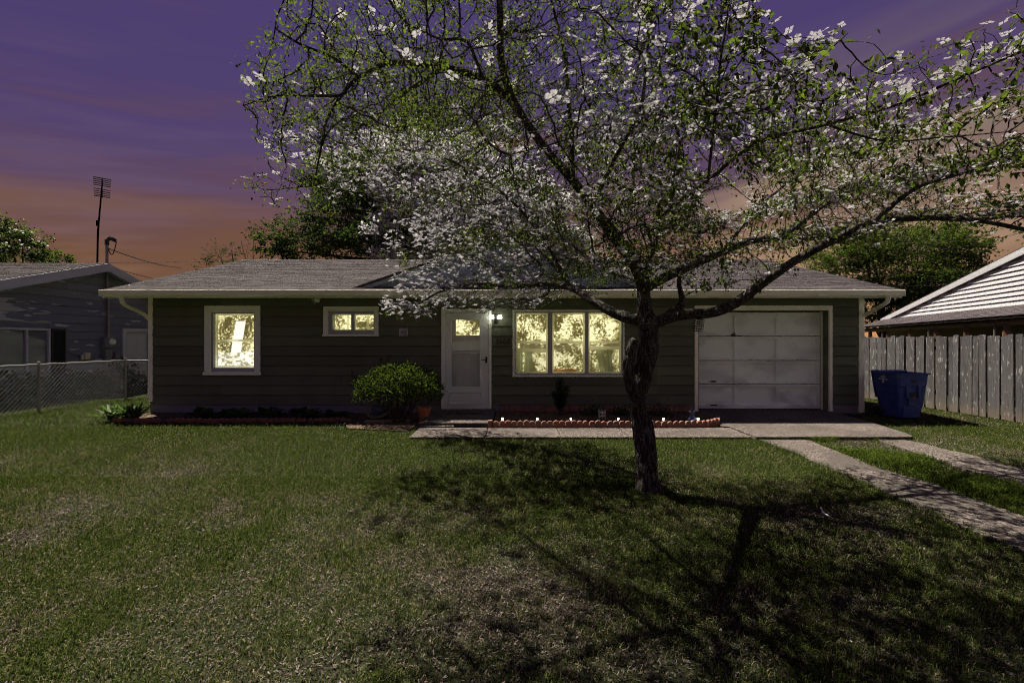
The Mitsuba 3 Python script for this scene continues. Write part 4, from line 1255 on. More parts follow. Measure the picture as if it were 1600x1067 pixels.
def ribbon_plant(o, n, L, wd, col, up=.8, droop=1.0):
    """A clump of long arching leaves."""
    m, cs = MB(), []
    for i in range(n):
        a, e = rng.uniform(0, 2 * math.pi), rng.uniform(.5, 1.25) * up
        d = np.array([math.cos(a) * math.cos(e), math.sin(a) * math.cos(e), math.sin(e)])
        l, w = L * rng.uniform(.65, 1.1), wd * rng.uniform(.7, 1.2)
        t = np.linspace(0, 1, 6)[:, None]
        p = o + np.array([rng.normal(0, .03), rng.normal(0, .03), 0]) + d * l * t - np.array([0, 0, 1.]) * droop * l * .75 * t ** 2.2
        p[:, 2] = np.maximum(p[:, 2], .03)
        s = unit(np.cross(d, [0, 0, 1.]))
        prof = np.array([.35, .8, 1, .9, .6, .06])[:, None] * w / 2
        v = np.vstack([p - s * prof, p + [0, 0, -.12 * w], p + s * prof])
        q = [[j, j + 6, j + 7, j + 1] for j in range(5)] + [[j + 6, j + 12, j + 13, j + 7] for j in range(5)]
        m.add(v, q)
        c = col(rng.random())
        cs.append(np.tile(c, (18, 1)))
    return m, np.vstack(cs)


k = thing('striped_leaf_clump', 'sunlit clump of long pale striped leaves at the left corner of the house', 'plant')
for i in range(3):
    o = np.array([-7.70 + .22 * i, 8.75 + .10 * (i % 2), .05])
    m, c = ribbon_plant(o, 70, .50, .042, lambda r: (.06, .11, .022) if r < .8 else (.22, .25, .18), 1.15, .45)
    add('leaf_tuft', m, 'm_leaf', k, color=c)
hx = [(-6.35, 9.25), (-6.05, 9.02), (-5.72, 9.22), (-5.38, 9.05), (-5.02, 9.25), (-4.7, 9.05), (-4.36, 9.25), (-4.0, 9.1), (-3.7, 9.22), (-3.4, 9.12)]
HN = [f'dark broad leaved hosta by the foundation, {w} from the left house corner' for w in ('first', 'second', 'third', 'fourth', 'fifth', 'sixth', 'seventh', 'eighth')] + ['smaller dark hosta by the foundation, second from the round bush', 'smaller dark hosta by the foundation, nearest the round bush']
for i, (x, y) in enumerate(hx):
    k = thing('hosta_plant', HN[i], 'plant', 'hostas along the foundation')
    m, c = ribbon_plant(np.array([x, y, .04]), 34 if i < 8 else 16, .36 if i < 8 else .25, .12, lambda r: (.035 + .03 * r, .080 + .05 * r, .040), 1.1, .62)
    add('leaf_tuft', m, 'm_leaf', k, color=c)


def twig_web(starts, dirs, L, r, m, bend=.35, rise=.3, depth=2, ends=None):
    for p, d in zip(starts, dirs):
        n = 6
        pts = [np.array(p)]
        dd = np.array(d)
        for i in range(n):
            dd = unit(dd + rng.normal(0, bend * .4, 3) + [0, 0, rise * .15])
            pts.append(pts[-1] + dd * L / n)
        m.tube(np.array(pts), np.linspace(r, r * .45, n + 1), 4 if r < .01 else 6, False)
        if depth > 0:
            k_ = rng.integers(2, 4)
            idx = rng.integers(2, n + 1, k_)
            twig_web([pts[j] for j in idx], [unit(dd + rng.normal(0, .7, 3) + [0, 0, rise]) for _ in idx], L * .6, r * .5, m, bend, rise, depth - 1, ends)
        if ends is not None:
            ends.extend(pts[2:])


# the round bush
k = thing('round_bush', 'rounded yellow-green bush on bare stems, left of the stoop', 'bush')
bo = np.array([-2.15, 8.62, 0.02])
m = MB()
a = rng.uniform(0, 2 * math.pi, 26)
twig_web([bo + [.10 * math.cos(t), .08 * math.sin(t), 0] for t in a], [unit(np.array([math.cos(t) * .75, math.sin(t) * .45, .9 + .5 * rng.random()])) for t in a], .72, .014, m, .35, .35, 2)
add('stems', m, 'm_bark', k, kind='stuff')
n = 8000
u = rng.normal(size=(n * 3, 3)); u = unit(u)
rad = rng.random((n * 3, 1)) ** .22
P = u * rad
P = P[(P[:, 2] > -.38)]
lump = 1 + .55 * (meshkit.fbm(unit(P) * 2.6 + 4, 3, 2)[:, None] - .5)
P = P * lump * [.88, .60, .58] + bo + [0, -.02, .55]
P = P[(P[:, 2] > .40 + .26 * rng.random(len(P)))][:n]
nrm = unit(P - bo - [0, 0, .4])
D = unit(nrm * .7 + rng.normal(0, .6, P.shape) + [0, 0, .35])
v, f = leaves(P, D, rng.uniform(.032, .055, len(P)), rng.uniform(-.8, .8, len(P)), LEAF2)
add('foliage', (v, f), 'm_leaf', k, color=leaf_colours(len(P), 4, np.array([.028, .052, .008]), np.array([.082, .108, .012]), np.array([.014, .026, .007]), .36), kind='stuff')
m = MB()
twig_web([bo + [-.35, 0, 1.05], bo + [-.2, .05, 1.05], bo + [-.8, 0, .8]], [np.array([.1, 0, 1.]), np.array([.05, 0, 1.]), np.array([-.6, 0, .7])], .2, .005, m, .3, .3, 0, e := [])
E_ = np.array(e); E_ = np.repeat(E_, 5, 0)
v, f = leaves(E_, rand_dirs(len(E_), .4), .045, rng.uniform(-.6, .6, len(E_)), LEAF2)
add('shoot_leaves', (v, f), 'm_leaf', k, color=leaf_colours(len(E_), 4, np.array([.05, .08, .008]), np.array([.10, .13, .013]), share=0), kind='stuff')
add('shoots', m, 'm_bark', k, kind='stuff')

# the upright shrub under the triple window and two low plants
k = thing('upright_shrub', 'narrow dark evergreen shrub below the triple window', 'shrub')
so = np.array([.98, 9.15, .06])
add('stem', MB().tube([so, so + [.01, 0, .35], so + [-.01, .02, .62]], [.012, .009, .004], 6), 'm_bark', k)
Ps, Ds = [], []
m = MB()
for i in range(9):
    a = rng.uniform(0, 2 * math.pi)
    tp = so + [.16 * math.cos(a) * rng.random(), .12 * math.sin(a), rng.uniform(.38, .72)]
    m.tube([so + [.02 * math.cos(a), .02 * math.sin(a), 0], (so + tp) / 2 + [.03 * math.cos(a), .03 * math.sin(a), 0], tp], [.006, .005, .003], 4, False)
    t = rng.random((85, 1)) ** .8
    b = rng.uniform(0, 2 * np.pi, 85)
    Ps.append(so + (tp - so) * (.25 + .78 * t))
    Ds.append(unit(np.stack([np.cos(b), np.sin(b), rng.uniform(-.35, .9, 85)], 1)))
add('twigs', m, 'm_bark', k, kind='stuff')
P, D = np.vstack(Ps), np.vstack(Ds)
v, f = leaves(P, D, rng.uniform(.06, .12, len(P)), rng.uniform(-.5, .5, len(P)), (LEAF2[0] * [1, .5, 1], LEAF2[1]))
add('foliage', (v, f), 'm_leaf', k, color=leaf_colours(len(P), 4, np.array([.016, .028, .013]), np.array([.03, .05, .018])), kind='stuff')
for x, y, s, lab in ((2.95, 9.1, .26, 'low leafy plant in the flower bed just right of the tree trunk'), (2.2, 9.15, .20, 'small low plant in the flower bed just left of the tree trunk'), (1.62, 9.2, .22, 'small twiggy plant in the flower bed behind the wire lantern')):
    k = thing('bed_plant', lab, 'plant')
    P = np.array([x, y, .08]) + np.abs(rng.normal(0, 1, (260, 3))) * [1, 1, .75] * s * .5 * np.c_[rng.choice([-1, 1], 260), rng.choice([-1, 1], 260), np.ones(260)]
    v, f = leaves(P, rand_dirs(260, .4), rng.uniform(.04, .07, 260), rng.uniform(-.6, .6, 260), LEAF2)
    add('foliage', (v, f), 'm_leaf', k, color=leaf_colours(260, 4, np.array([.03, .055, .015]), np.array([.06, .10, .02])), kind='stuff')
    add('stem', MB().tube([(x, y, .05), (x + .02, y, .05 + s * .8)], [.008, .003], 5), 'm_bark', k)


# ------------------------------------------------------------------ trees behind the houses
def far_tree(name, label, base, height, clumps, n_leaf, size, cols, group=None, bloom=None, bare=1.0, flat=.5):
    """A trunk with limbs that reach for every clump of its crown; leaves gather on sprays round the limb ends."""
    k = thing(name, label, 'tree', group)
    base = np.array(base, float)
    top = base + [0, 0, height * .55]
    tr = np.array([base, base + (top - base) * .35 + [.08, .1, 0], base + (top - base) * .7 + [-.06, .05, 0], top])
    r0 = height * .022
    add('trunk', MB().tube(spline(np.c_[tr, [r0 * 1.25, r0, r0 * .8, r0 * .55]], .3)[:, :3], np.linspace(r0 * 1.25, r0 * .5, len(spline(np.c_[tr, [1, 1, 1, 1]], .3))), 8), 'm_bark', k, smooth=True)
    m, Ps, Ds = MB(), [], []
    vol = np.array([np.prod(c[3:6]) ** .7 for c in clumps])
    for c, w in zip(clumps, vol / vol.sum()):
        cc, rr = np.array(c[:3]), np.array(c[3:6])
        s = tr[min(3, rng.integers(1, 4))]
        mid = (s + cc) / 2 + [0, 0, .12 * height * rng.random() - .02 * height]
        sp = spline(np.c_[np.array([s, mid, cc]), [r0 * .45, r0 * .28, r0 * .12]], .35)
        m.tube(sp[:, :3], sp[:, 3], 5, False)
        ns = max(6, int(n_leaf * w / 26))
        u = unit(rng.normal(size=(ns, 3))) * rng.random((ns, 1)) ** .35
        q = cc + u * rr
        for a in q:
            d = unit(a - cc + [0, 0, rr[2] * .3] + rng.normal(0, .25, 3) * rr)
            b = cc + (a - cc) * .45 + rng.normal(0, .05, 3) * rr
            L = np.linalg.norm(rr) * .16
            e = a + d * L
            m.tube(np.array([b, a, e]), [r0 * .06, r0 * .04, r0 * .02], 3, False)
            nl = max(4, int(26 * bare))
            t = rng.random((nl, 1))
            side = unit(np.cross(d, [0, 0, 1.]))
            pp = a + (e - a) * (t * 1.4 - .4) + side * rng.normal(0, L * .42, (nl, 1)) + rng.normal(0, L * .22, (nl, 3)) * [1, 1, flat]
            Ps.append(pp)
            Ds.append(unit(d + rng.normal(0, .6, (nl, 3)) + [0, 0, -.1]))
    add('limbs', m, 'm_bark', k, kind='stuff')
    P, D = np.vstack(Ps), np.vstack(Ds)
    if bloom is not None:
        isb = bloom(P)
        B = P[isb]
        v, f = leaves(np.repeat(B, 3, 0) + rng.normal(0, size * .45, (len(B) * 3, 3)), rand_dirs(len(B) * 3, .3), rng.uniform(.75, 1.1, len(B) * 3) * size * 1.0, rng.uniform(-1, 1, len(B) * 3), (LEAF2[0] * [1, 1.5, 1], LEAF2[1]))
        cb = np.array([.72, .70, .76]) * rng.uniform(.8, 1.1, (len(B) * 3, 1))
        add('blossom', (v, f), 'm_bloom', k, color=np.repeat(np.clip(cb, 0, .9), 4, 0), kind='stuff', label='white blossom among the dark leaves')
        P, D = P[~isb | (rng.random(len(P)) < .5)], D[~isb | (rng.random(len(D)) < .5)] if False else D
        D = D[:len(P)]
    v, f = leaves(P, D, rng.uniform(.75, 1.25, len(P)) * size, rng.uniform(-.8, .8, len(P)), LEAF2)
    add('foliage', (v, f), 'm_leaf', k, color=leaf_colours(len(P), 4, *cols), kind='stuff')
    return k


def clump(px, py, Y, rw, rh, dy=None):
    """A crown clump measured in the photograph: middle, half width and half height, at its distance."""
    s = Y / F
    return (*W(px, py, Y), rw * s, (dy or rw * s * .9), rh * s)


DARKG = (np.array([.016, .034, .008]), np.array([.060, .10, .014]), np.array([.010, .020, .007]), .45)
MIDG = (np.array([.035, .065, .012]), np.array([.10, .15, .02]), np.array([.016, .03, .01]), .4)


def crab_bloom(P):
    g = meshkit.fbm(P * [.9, .9, .9] + 3, 3, 5)
    return (g > .43) & (P[:, 0] > -5.6) & (rng.random(len(P)) < .7)


Yc = 19.5
far_tree('crabapple_tree', 'tall dark crabapple with white blossom, behind the ridge left of the front gable', (-3.2, 20.0, 0), 9.0,
         [clump(470, 375, Yc, 62, 34), clump(545, 345, Yc, 72, 45), clump(520, 285, Yc + .8, 50, 34), clump(600, 285, Yc, 80, 52), clump(660, 350, Yc, 85, 55), clump(720, 275, Yc + 1, 70, 52), clump(760, 345, Yc, 80, 60), clump(640, 235, Yc + .6, 60, 30), clump(830, 330, Yc + .6, 55, 60), clump(430, 390, Yc, 28, 16), clump(590, 385, Yc - .6, 90, 30), clump(860, 385, Yc, 60, 30)],
         60000, .135, DARKG, bloom=crab_bloom)
Yl = 27.0
far_tree('broadleaf_tree', 'dense leafy tree above the neighbour\'s roof at the left edge', (-29.5, 27.5, 0), 7.5,
         [clump(-10, 385, Yl, 55, 42), clump(35, 385, Yl, 38, 30), clump(10, 362, Yl, 26, 20), clump(62, 394, Yl, 16, 18), clump(-50, 400, Yl, 50, 40)], 9000, .16, MIDG, bloom=lambda P: rng.random(len(P)) < .02)
far_tree('small_tree', 'small grey green treetop at the foot of the leafy tree on the left', (-29.8, 31, 0), 5.6, [clump(85, 405, 30, 24, 12), clump(60, 408, 30, 18, 12)], 2200, .15, MIDG)
far_tree('thin_shrub', 'thin leafed treetop dark against the sky, just left of the main roof ridge', (-12.2, 20.5, 0), 5.4, [clump(345, 402, 20, 30, 20), clump(320, 420, 20, 22, 14), clump(362, 390, 20, 16, 12)], 1500, .085, (np.array([.03, .04, .02]), np.array([.05, .06, .025]), np.array([.02, .025, .015]), .3), bare=.5)
m = MB()
k = thing('bare_sapling', 'few bare upright twigs standing beyond the roof between thin treetop and crabapple', 'sapling')
twig_web([W(395, 430, 20), W(388, 430, 20), W(401, 430, 20)], [np.array([0, 0, 1.]), np.array([-.15, 0, 1.]), np.array([.12, 0, 1.])], 1.55, .018, m, .12, .2, 1)
add('twigs', m, 'm_bark', k, kind='stuff')
add('stem', MB().tube([W(395, 431, 20) * [1, 1, 0], W(395, 429, 20)], [.05, .02], 6), 'm_bark', k)
Yt = 24.0
far_tree('leafy_tree', 'light green layered tree behind the garage end of the roof on the right', (20.4, 25.0, 0), 7.5,
         [clump(1420, 385, Yt, 75, 30), clump(1480, 385, Yt, 55, 34), clump(1500, 420, Yt, 45, 26), clump(1350, 400, Yt, 60, 30), clump(1300, 415, Yt, 45, 24), clump(1390, 440, Yt, 90, 30), clump(1440, 475, Yt, 70, 26), clump(1520, 385, Yt, 26, 12), clump(1370, 480, Yt, 40, 26), clump(1340, 368, Yt, 36, 12), clump(1470, 445, Yt, 60, 24)],
         38000, .14, (np.array([.026, .054, .008]), np.array([.085, .12, .012]), np.array([.018, .035, .01]), .35), flat=.3)


# ------------------------------------------------------------------ the dogwood in the lawn
DW = thing('dogwood_tree', 'flowering white dogwood with a crooked dark trunk in the lawn before the house', 'tree')


def limb(*rows):
    """Rows (px, py, distance, radius): where the limb was seen and how far off it is."""
    return np.array([[*W(a, b, c), r] for a, b, c, r in rows])


def bark_tube(sp, sides, amp, seed):
    v, f = tube(sp[:, :3], sp[:, 3], sides)
    n = len(sp) * sides
    ctr = np.repeat(sp[:, :3], sides, 0)
    o = v[:n] - ctr
    g = meshkit.fbm(np.c_[v[:n, :2] * 22, v[:n, 2] * 7], 3, seed) - .5
    big = meshkit.fbm(v[:n] * 5, 2, seed + 3) - .5
    v[:n] = ctr + o * (1 + amp * (1.1 * g + .9 * big))[:, None]
    return v, f


trunk = limb((1014, 772, 4.74, .175), (1013, 764, 4.74, .135), (1011, 750, 4.74, .112), (1009, 715, 4.74, .104), (1006, 682, 4.75, .106), (1000, 655, 4.75, .096), (995, 634, 4.76, .086), (996, 616, 4.77, .088), (1003, 590, 4.78, .098), (1011, 560, 4.78, .098), (1014, 530, 4.77, .100), (1011, 505, 4.76, .100), (1007, 480, 4.75, .074), (1005, 450, 4.74, .068), (1000, 425, 4.72, .080), (990, 405, 4.68, .075))
second = limb((1003, 640, 4.72, .05), (994, 618, 4.70, .066), (984, 596, 4.68, .062), (982, 570, 4.68, .060), (987, 545, 4.69, .055), (990, 532, 4.69, .045), (990, 527, 4.69, .012))
knee = limb((1014, 652, 4.74, .03), (1016, 680, 4.71, .05), (1017, 715, 4.70, .056), (1018, 752, 4.69, .064), (1021, 772, 4.66, .085))
mv = [bark_tube(spline(trunk, .035), 26, .34, 1), bark_tube(spline(second, .03), 18, .34, 2), bark_tube(spline(knee, .035), 18, .34, 3)]
m = MB()
for v, f in mv:
    m.add(v, f)
add('trunk', m, 'm_bark', DW, smooth=True)

limbs = {
    'A': limb((1012, 512, 4.75, .06), (1040, 498, 4.68, .058), (1075, 491, 4.6, .052), (1110, 489, 4.5, .050), (1150, 473, 4.4, .048), (1200, 436, 4.3, .043), (1250, 403, 4.2, .038), (1310, 371, 4.1, .034), (1365, 346, 4.0, .030), (1450, 341, 3.9, .025), (1530, 345, 3.8, .020), (1640, 366, 3.7, .014), (1740, 372, 3.6, .007)),
    'A2': limb((1365, 346, 4.0, .024), (1405, 312, 3.9, .02), (1440, 290, 3.8, .016), (1500, 272, 3.7, .011), (1560, 250, 3.6, .006)),
    'A3': limb((1530, 345, 3.8, .013), (1590, 338, 3.9, .010), (1680, 345, 4.0, .006)),
    'B': limb((1004, 455, 4.75, .05), (1030, 438, 4.85, .050), (1090, 411, 5.0, .045), (1130, 393, 5.1, .043), (1175, 376, 5.2, .038), (1215, 371, 5.3, .033), (1250, 350, 5.35, .028), (1290, 320, 5.4, .022), (1350, 292, 5.5, .016), (1420, 285, 5.7, .009)),
    'B2': limb((1215, 371, 5.3, .022), (1290, 372, 5.8, .016), (1370, 350, 6.2, .011), (1450, 330, 6.5, .006)),
    'C': limb((1030, 505, 4.74, .05), (1050, 488, 4.72, .044), (1066, 474, 4.72, .036), (1063, 455, 4.73, .026), (1061, 436, 4.74, .020), (1070, 410, 4.9, .010), (1085, 385, 5.0, .005)),
    'D': limb((1005, 500, 4.78, .07), (978, 496, 4.85, .058), (950, 484, 5.0, .052), (920, 466, 5.2, .046), (895, 451, 5.6, .042), (860, 443, 6.1, .038), (800, 447, 6.7, .034), (740, 444, 7.2, .029), (695, 453, 7.6, .021), (655, 473, 7.9, .012), (620, 488, 8.1, .006)),
    'D2': limb((800, 447, 6.7, .024), (770, 420, 7.0, .019), (730, 405, 7.3, .014), (690, 395, 7.6, .010), (640, 385, 7.9, .006)),
    'D3': limb((895, 451, 5.6, .026), (860, 410, 5.9, .021), (820, 370, 6.2, .016), (770, 335, 6.6, .011), (715, 320, 7.0, .006)),
    'D4': limb((860, 443, 6.1, .016), (850, 462, 6.4, .011), (790, 475, 6.9, .008), (755, 490, 7.2, .004)),
    'E': limb((998, 420, 4.72, .075), (985, 400, 4.62, .072), (955, 362, 4.45, .060), (925, 322, 4.28, .053), (895, 282, 4.1, .047), (865, 248, 3.95, .042), (835, 210, 3.8, .039), (812, 175, 3.68, .036), (795, 140, 3.6, .034), (783, 95, 3.5, .031), (782, 45, 3.4, .028), (779, -20, 3.3, .025), (770, -120, 3.2, .017), (750, -220, 3.1, .008)),
    'E2': limb((808, 170, 3.68, .026), (785, 145, 3.62, .027), (750, 122, 3.56, .026), (700, 107, 3.45, .024), (640, 99, 3.35, .021), (600, 101, 3.25, .018), (560, 121, 3.15, .015), (533, 150, 3.05, .012), (510, 190, 3.0, .009), (500, 240, 2.95, .006), (490, 290, 2.95, .004)),
    'E3': limb((690, 105, 3.45, .020), (660, 127, 3.8, .019), (625, 150, 4.3, .017), (595, 176, 4.8, .014), (560, 200, 5.2, .010), (515, 232, 5.5, .006)),
    'E4': limb((803, 160, 3.66, .020), (775, 147, 4.0, .019), (755, 150, 4.4, .018), (735, 168, 4.9, .016), (705, 182, 5.4, .013), (685, 205, 5.8, .009), (650, 240, 6.2, .005)),
    'P': limb((880, 430, 5.75, .024), (850, 375, 5.7, .020), (795, 310, 5.75, .017), (725, 262, 5.85, .013), (655, 236, 5.95, .010), (585, 242, 6.05, .007), (535, 268, 6.15, .004)),
    'P2': limb((795, 310, 5.75, .012), (740, 320, 6.0, .009), (670, 300, 6.2, .007), (600, 310, 6.4, .004)),
    'E5': limb((783, 60, 3.42, .014), (800, 48, 3.5, .012), (820, 50, 3.6, .010), (850, 40, 3.7, .006)),
    'E6': limb((790, 120, 3.55, .014), (760, 130, 3.3, .012), (730, 66, 3.1, .010), (690, 62, 3.0, .008), (640, 40, 2.9, .005)),
    'E7': limb((560, 121, 3.15, .011), (520, 90, 3.0, .009), (470, 70, 2.85, .007), (430, 45, 2.75, .004)),
    'E8': limb((533, 150, 3.05, .010), (480, 150, 2.9, .008), (430, 150, 2.8, .006), (380, 165, 2.72, .003)),
    'F': limb((895, 282, 4.1, .024), (892, 210, 4.15, .021), (887, 140, 4.15, .018), (883, 90, 4.1, .015), (866, 20, 4.0, .011), (850, -50, 3.9, .007)),
    'G': limb((1003, 425, 4.74, .035), (1018, 396, 4.82, .030), (1028, 360, 4.95, .025), (1027, 325, 5.0, .022), (1013, 299, 5.1, .019), (985, 296, 5.2, .017), (955, 282, 5.3, .013), (925, 262, 5.4, .008), (890, 250, 5.6, .004)),
    'G2': limb((1028, 356, 4.95, .020), (1052, 346, 5.0, .018), (1075, 336, 5.1, .015), (1083, 315, 5.2, .012), (1098, 300, 5.3, .009), (1130, 290, 5.5, .005)),
    'G3': limb((1027, 325, 5.0, .016), (1042, 300, 4.95, .014), (1052, 284, 4.9, .013), (1100, 279, 4.7, .010), (1140, 255, 4.5, .006)),
    'G5': limb((988, 300, 5.2, .020), (990, 260, 5.3, .014), (986, 220, 5.4, .009), (995, 170, 5.5, .005)),
    'H': limb((1027, 352, 4.9, .022), (1045, 328, 4.75, .020), (1106, 283, 4.5, .019), (1180, 225, 4.2, .017), (1290, 195, 3.9, .015), (1404, 163, 3.65, .013), (1500, 122, 3.4, .011), (1620, 72, 3.2, .008), (1720, 40, 3.1, .004)),
    'H2': limb((1290, 195, 3.9, .010), (1380, 220, 3.7, .008), (1470, 215, 3.5, .006), (1590, 205, 3.4, .003)),
    'I': limb((1106, 283, 4.5, .014), (1113, 220, 3.9, .011), (1120, 160, 3.4, .009), (1125, 100, 3.05, .007), (1135, 40, 2.8, .005), (1140, -20, 2.6, .003)),
    'I2': limb((1120, 160, 3.4, .008), (1090, 125, 3.15, .006), (1055, 104, 3.0, .005), (1015, 90, 2.9, .003)),
    'I3': limb((1125, 100, 3.05, .006), (1165, 80, 2.9, .004), (1195, 60, 2.8, .003)),
    'M': limb((1045, 328, 4.75, .014), (1062, 255, 3.9, .011), (1052, 192, 3.35, .008), (1000, 180, 3.15, .006), (930, 203, 3.05, .005), (860, 226, 3.0, .004), (785, 245, 2.95, .003)),
    'M2': limb((1052, 192, 3.35, .006), (1075, 150, 3.0, .005), (1100, 130, 2.8, .003)),
    'N': limb((1020, 396, 4.8, .012), (1008, 352, 4.0, .010), (965, 368, 3.55, .007), (900, 398, 3.35, .005), (835, 418, 3.25, .003)),
    'J': limb((1180, 225, 4.2, .011), (1230, 150, 3.8, .008), (1280, 95, 3.4, .005), (1325, 52, 3.2, .003)),
    'K': limb((925, 322, 4.28, .022), (960, 250, 4.0, .018), (1000, 170, 3.8, .014), (1010, 90, 3.6, .010), (1020, 10, 3.4, .007), (1030, -60, 3.2, .004)),
    'L': limb((1130, 393, 5.1, .024), (1180, 330, 5.6, .018), (1240, 280, 6.1, .013), (1310, 240, 6.5, .008), (1380, 220, 6.8, .004)),
}
nodes, par, rad = [], [], []
main_sp = {}
for name, L in limbs.items():
    sp = spline(L, .05)
    main_sp[name] = sp
    if name == 'E':
        sp[12:, 3] *= .86
    add('branch', bark_tube(sp, 12 if sp[0, 3] > .03 else 7, .22, 11), 'm_bark', DW, smooth=True)
    for i, q in enumerate(sp):
        if q[3] < .045 and i % 2 == 0:
            nodes.append(q[:3])
n_main = len(nodes)

# where the crown is: points round the limbs, thinned by the gaps and the outline that the tree has
left_edge = Polygon([(445, -400), (432, 20), (424, 45), (392, 80), (384, 92), (372, 140), (358, 158), (362, 172), (395, 195), (402, 225), (372, 272), (372, 292), (400, 318), (396, 336), (480, 345), (560, 345), (600, 380), (590, 405), (610, 440), (594, 490), (640, 508), (700, 486), (745, 494), (790, 480), (830, 488), (880, 470), (960, 470), (1010, 452), (1090, 470), (1140, 470), (1170, 452), (1180, 500), (1225, 498), (1235, 430), (1290, 385), (1440, 380), (1600, 372), (2100, 372), (2100, -60), (1700, -60), (1590, 0), (1545, 28), (1490, 50), (1470, 72), (1400, 75), (1368, 92), (1345, 98), (1335, 120), (1300, 118), (1270, 112), (1290, 92), (1336, 56), (1318, 44), (1262, 54), (1230, 84), (1205, 90), (1218, 62), (1196, 30), (1178, 4), (1180, -400)])
gaps = unary_union([Polygon([(1065, 220), (1110, 215), (1140, 250), (1215, 275), (1225, 305), (1170, 320), (1110, 300), (1060, 245)]), Polygon([(1090, 300), (1150, 295), (1185, 320), (1150, 345), (1110, 335)]), Polygon([(1355, 345), (1450, 343), (1600, 372), (1600, 380), (1400, 375)]), Polygon([(718, 15), (760, 20), (752, 60), (720, 50)])])
shapely.prepare(left_edge); shapely.prepare(gaps)


def seen_at(P):
    return np.stack([CX + P[:, 0] / P[:, 1] * F, CY - (P[:, 2] - EYE) / P[:, 1] * F], 1)


att = []
NODE = np.array(nodes)
tips = np.vstack([np.c_[sp[:, :3], sp[:, 3]] for sp in main_sp.values()])
tips = tips[tips[:, 3] < .034]
while sum(map(len, att)) < 42000:
    b = tips[rng.integers(0, len(tips), 4000), :3]
    q = b + unit(rng.normal(size=b.shape)) * (rng.random((len(b), 1)) ** .6) * [.95, .85, .62] + [0, 0, .08]
    px = seen_at(q)
    ok = shapely.contains_xy(left_edge, px[:, 0], px[:, 1]) & ~(shapely.contains_xy(gaps, px[:, 0], px[:, 1]) & (rng.random(len(q)) < .93))
    ok &= (np.linalg.norm(q - [0, 0, EYE], axis=1) > 1.75) & (q[:, 1] < 8.55) & (q[:, 1] > 1.35) & (q[:, 2] > 1.95)
    low = (px[:, 1] > 455) & (px[:, 0] > 880) & (px[:, 0] < 1165)
    ok &= ~(low & (rng.random(len(q)) < .9))
    layered = np.abs(((q[:, 2] + .25 * np.sin(q[:, 0] * 1.3 + q[:, 1])) / .42) % 1 - .5) < .25     # the flat sprays of a dogwood
    att.append(q[ok & layered])
ATT = np.vstack(att)[:42000]
NP, PAR = list(NODE), [-1] * len(NODE)
alive = np.ones(len(ATT), bool)
STEP, REACH, KILL = .060, .52, .070
for it in range(80):
    arr = np.array(NP)
    d, idx = cKDTree(arr).query(ATT[alive], distance_upper_bound=REACH)
    hit = np.isfinite(d)
    if not hit.any():
        break
    A, I = ATT[alive][hit], idx[hit]
    dirs = unit(A - arr[I])
    acc = np.zeros_like(arr)
    np.add.at(acc, I, dirs)
    who = np.unique(I)
    g = unit(acc[who] + rng.normal(0, .35, (len(who), 3)) + [0, 0, .10])
    new = arr[who] + g * STEP
    dd, _ = cKDTree(arr).query(new)
    keep = dd > STEP * .55
    if not keep.any():
        break
    PAR += list(who[keep])
    NP += list(new[keep])
    d2, _ = cKDTree(new[keep]).query(ATT, distance_upper_bound=KILL)
    alive &= ~np.isfinite(d2)
NP, PAR = np.array(NP), np.array(PAR)
nk = len(NP)
r25 = np.zeros(nk)
kids = np.bincount(PAR[PAR >= 0], minlength=nk)
for i in range(nk - 1, n_main - 1, -1):
    if kids[i] == 0:
        r25[i] = .0022 ** 2.4
    if PAR[i] >= n_main:
        r25[PAR[i]] += r25[i]
RAD = np.minimum(np.maximum(r25, 1e-12) ** (1 / 2.4), .012)
m, used = MB(), np.zeros(nk, bool)
child = {}
for i in range(n_main, nk):
    child.setdefault(PAR[i], []).append(i)
starts = [i for i in range(n_main, nk) if PAR[i] < n_main]
stack = [(PAR[i], i) for i in starts]
while stack:
    a, b = stack.pop()
    chain = [a, b]
    while True:
        ch = child.get(chain[-1], [])
        if not ch:
            break
        ch = sorted(ch, key=lambda c: -r25[c])
        stack += [(chain[-1], c) for c in ch[1:]]
        chain.append(ch[0])
    P = NP[chain].copy()
    P[1:-1] = P[1:-1] * .5 + (P[:-2] + P[2:]) * .25
    P[1:] += rng.normal(0, .006, P[1:].shape)
    R = np.r_[RAD[chain[1]], RAD[chain[1:]]]
    m.tube(P, R, 4, False)
add('twigs', m, 'm_bark', DW, kind='stuff')
print('dogwood nodes', nk, n_main)

# leaves and blooms
tw = np.arange(n_main, nk)
tw = tw[RAD[tw] < .0048]
DIR = unit(NP[tw] - NP[PAR[tw]])
PX = seen_at(NP[tw])
Yd = NP[tw][:, 1]
tip = kids[tw] == 0
near_right = 1 / (1 + np.exp(-(PX[:, 0] - 1000) / 60))
back_left = (Yd > 4.9) & (NP[tw][:, 0] < .45) & (PX[:, 1] > 205)
white = np.where(back_left, 1.0, .11 + .42 * near_right)
white = np.where((Yd < 3.7) & (PX[:, 0] > 760) & (PX[:, 0] < 1110) & (PX[:, 1] > 120) & (PX[:, 1] < 430), .85, white)
white = np.where((PX[:, 1] < 180) & ~((Yd < 3.5) & (PX[:, 0] > 900)) & (PX[:, 0] < 980) & ~back_left, .09, white)
pw = meshkit.fbm(NP[tw] * [2.1, 2.1, 4.2], 2, 4)
bl = (rng.random(len(tw)) < white * (.18 + 1.5 * np.clip((pw - .44) * 8, 0, 1)) * np.where(tip, .95, .28) * np.where(back_left, np.clip((pw - .36) * 7, .05, 1), 1))
FP = np.repeat(NP[tw][bl], np.where(back_left[bl], 1 + 1 * (pw[bl] > .54), 1), 0)
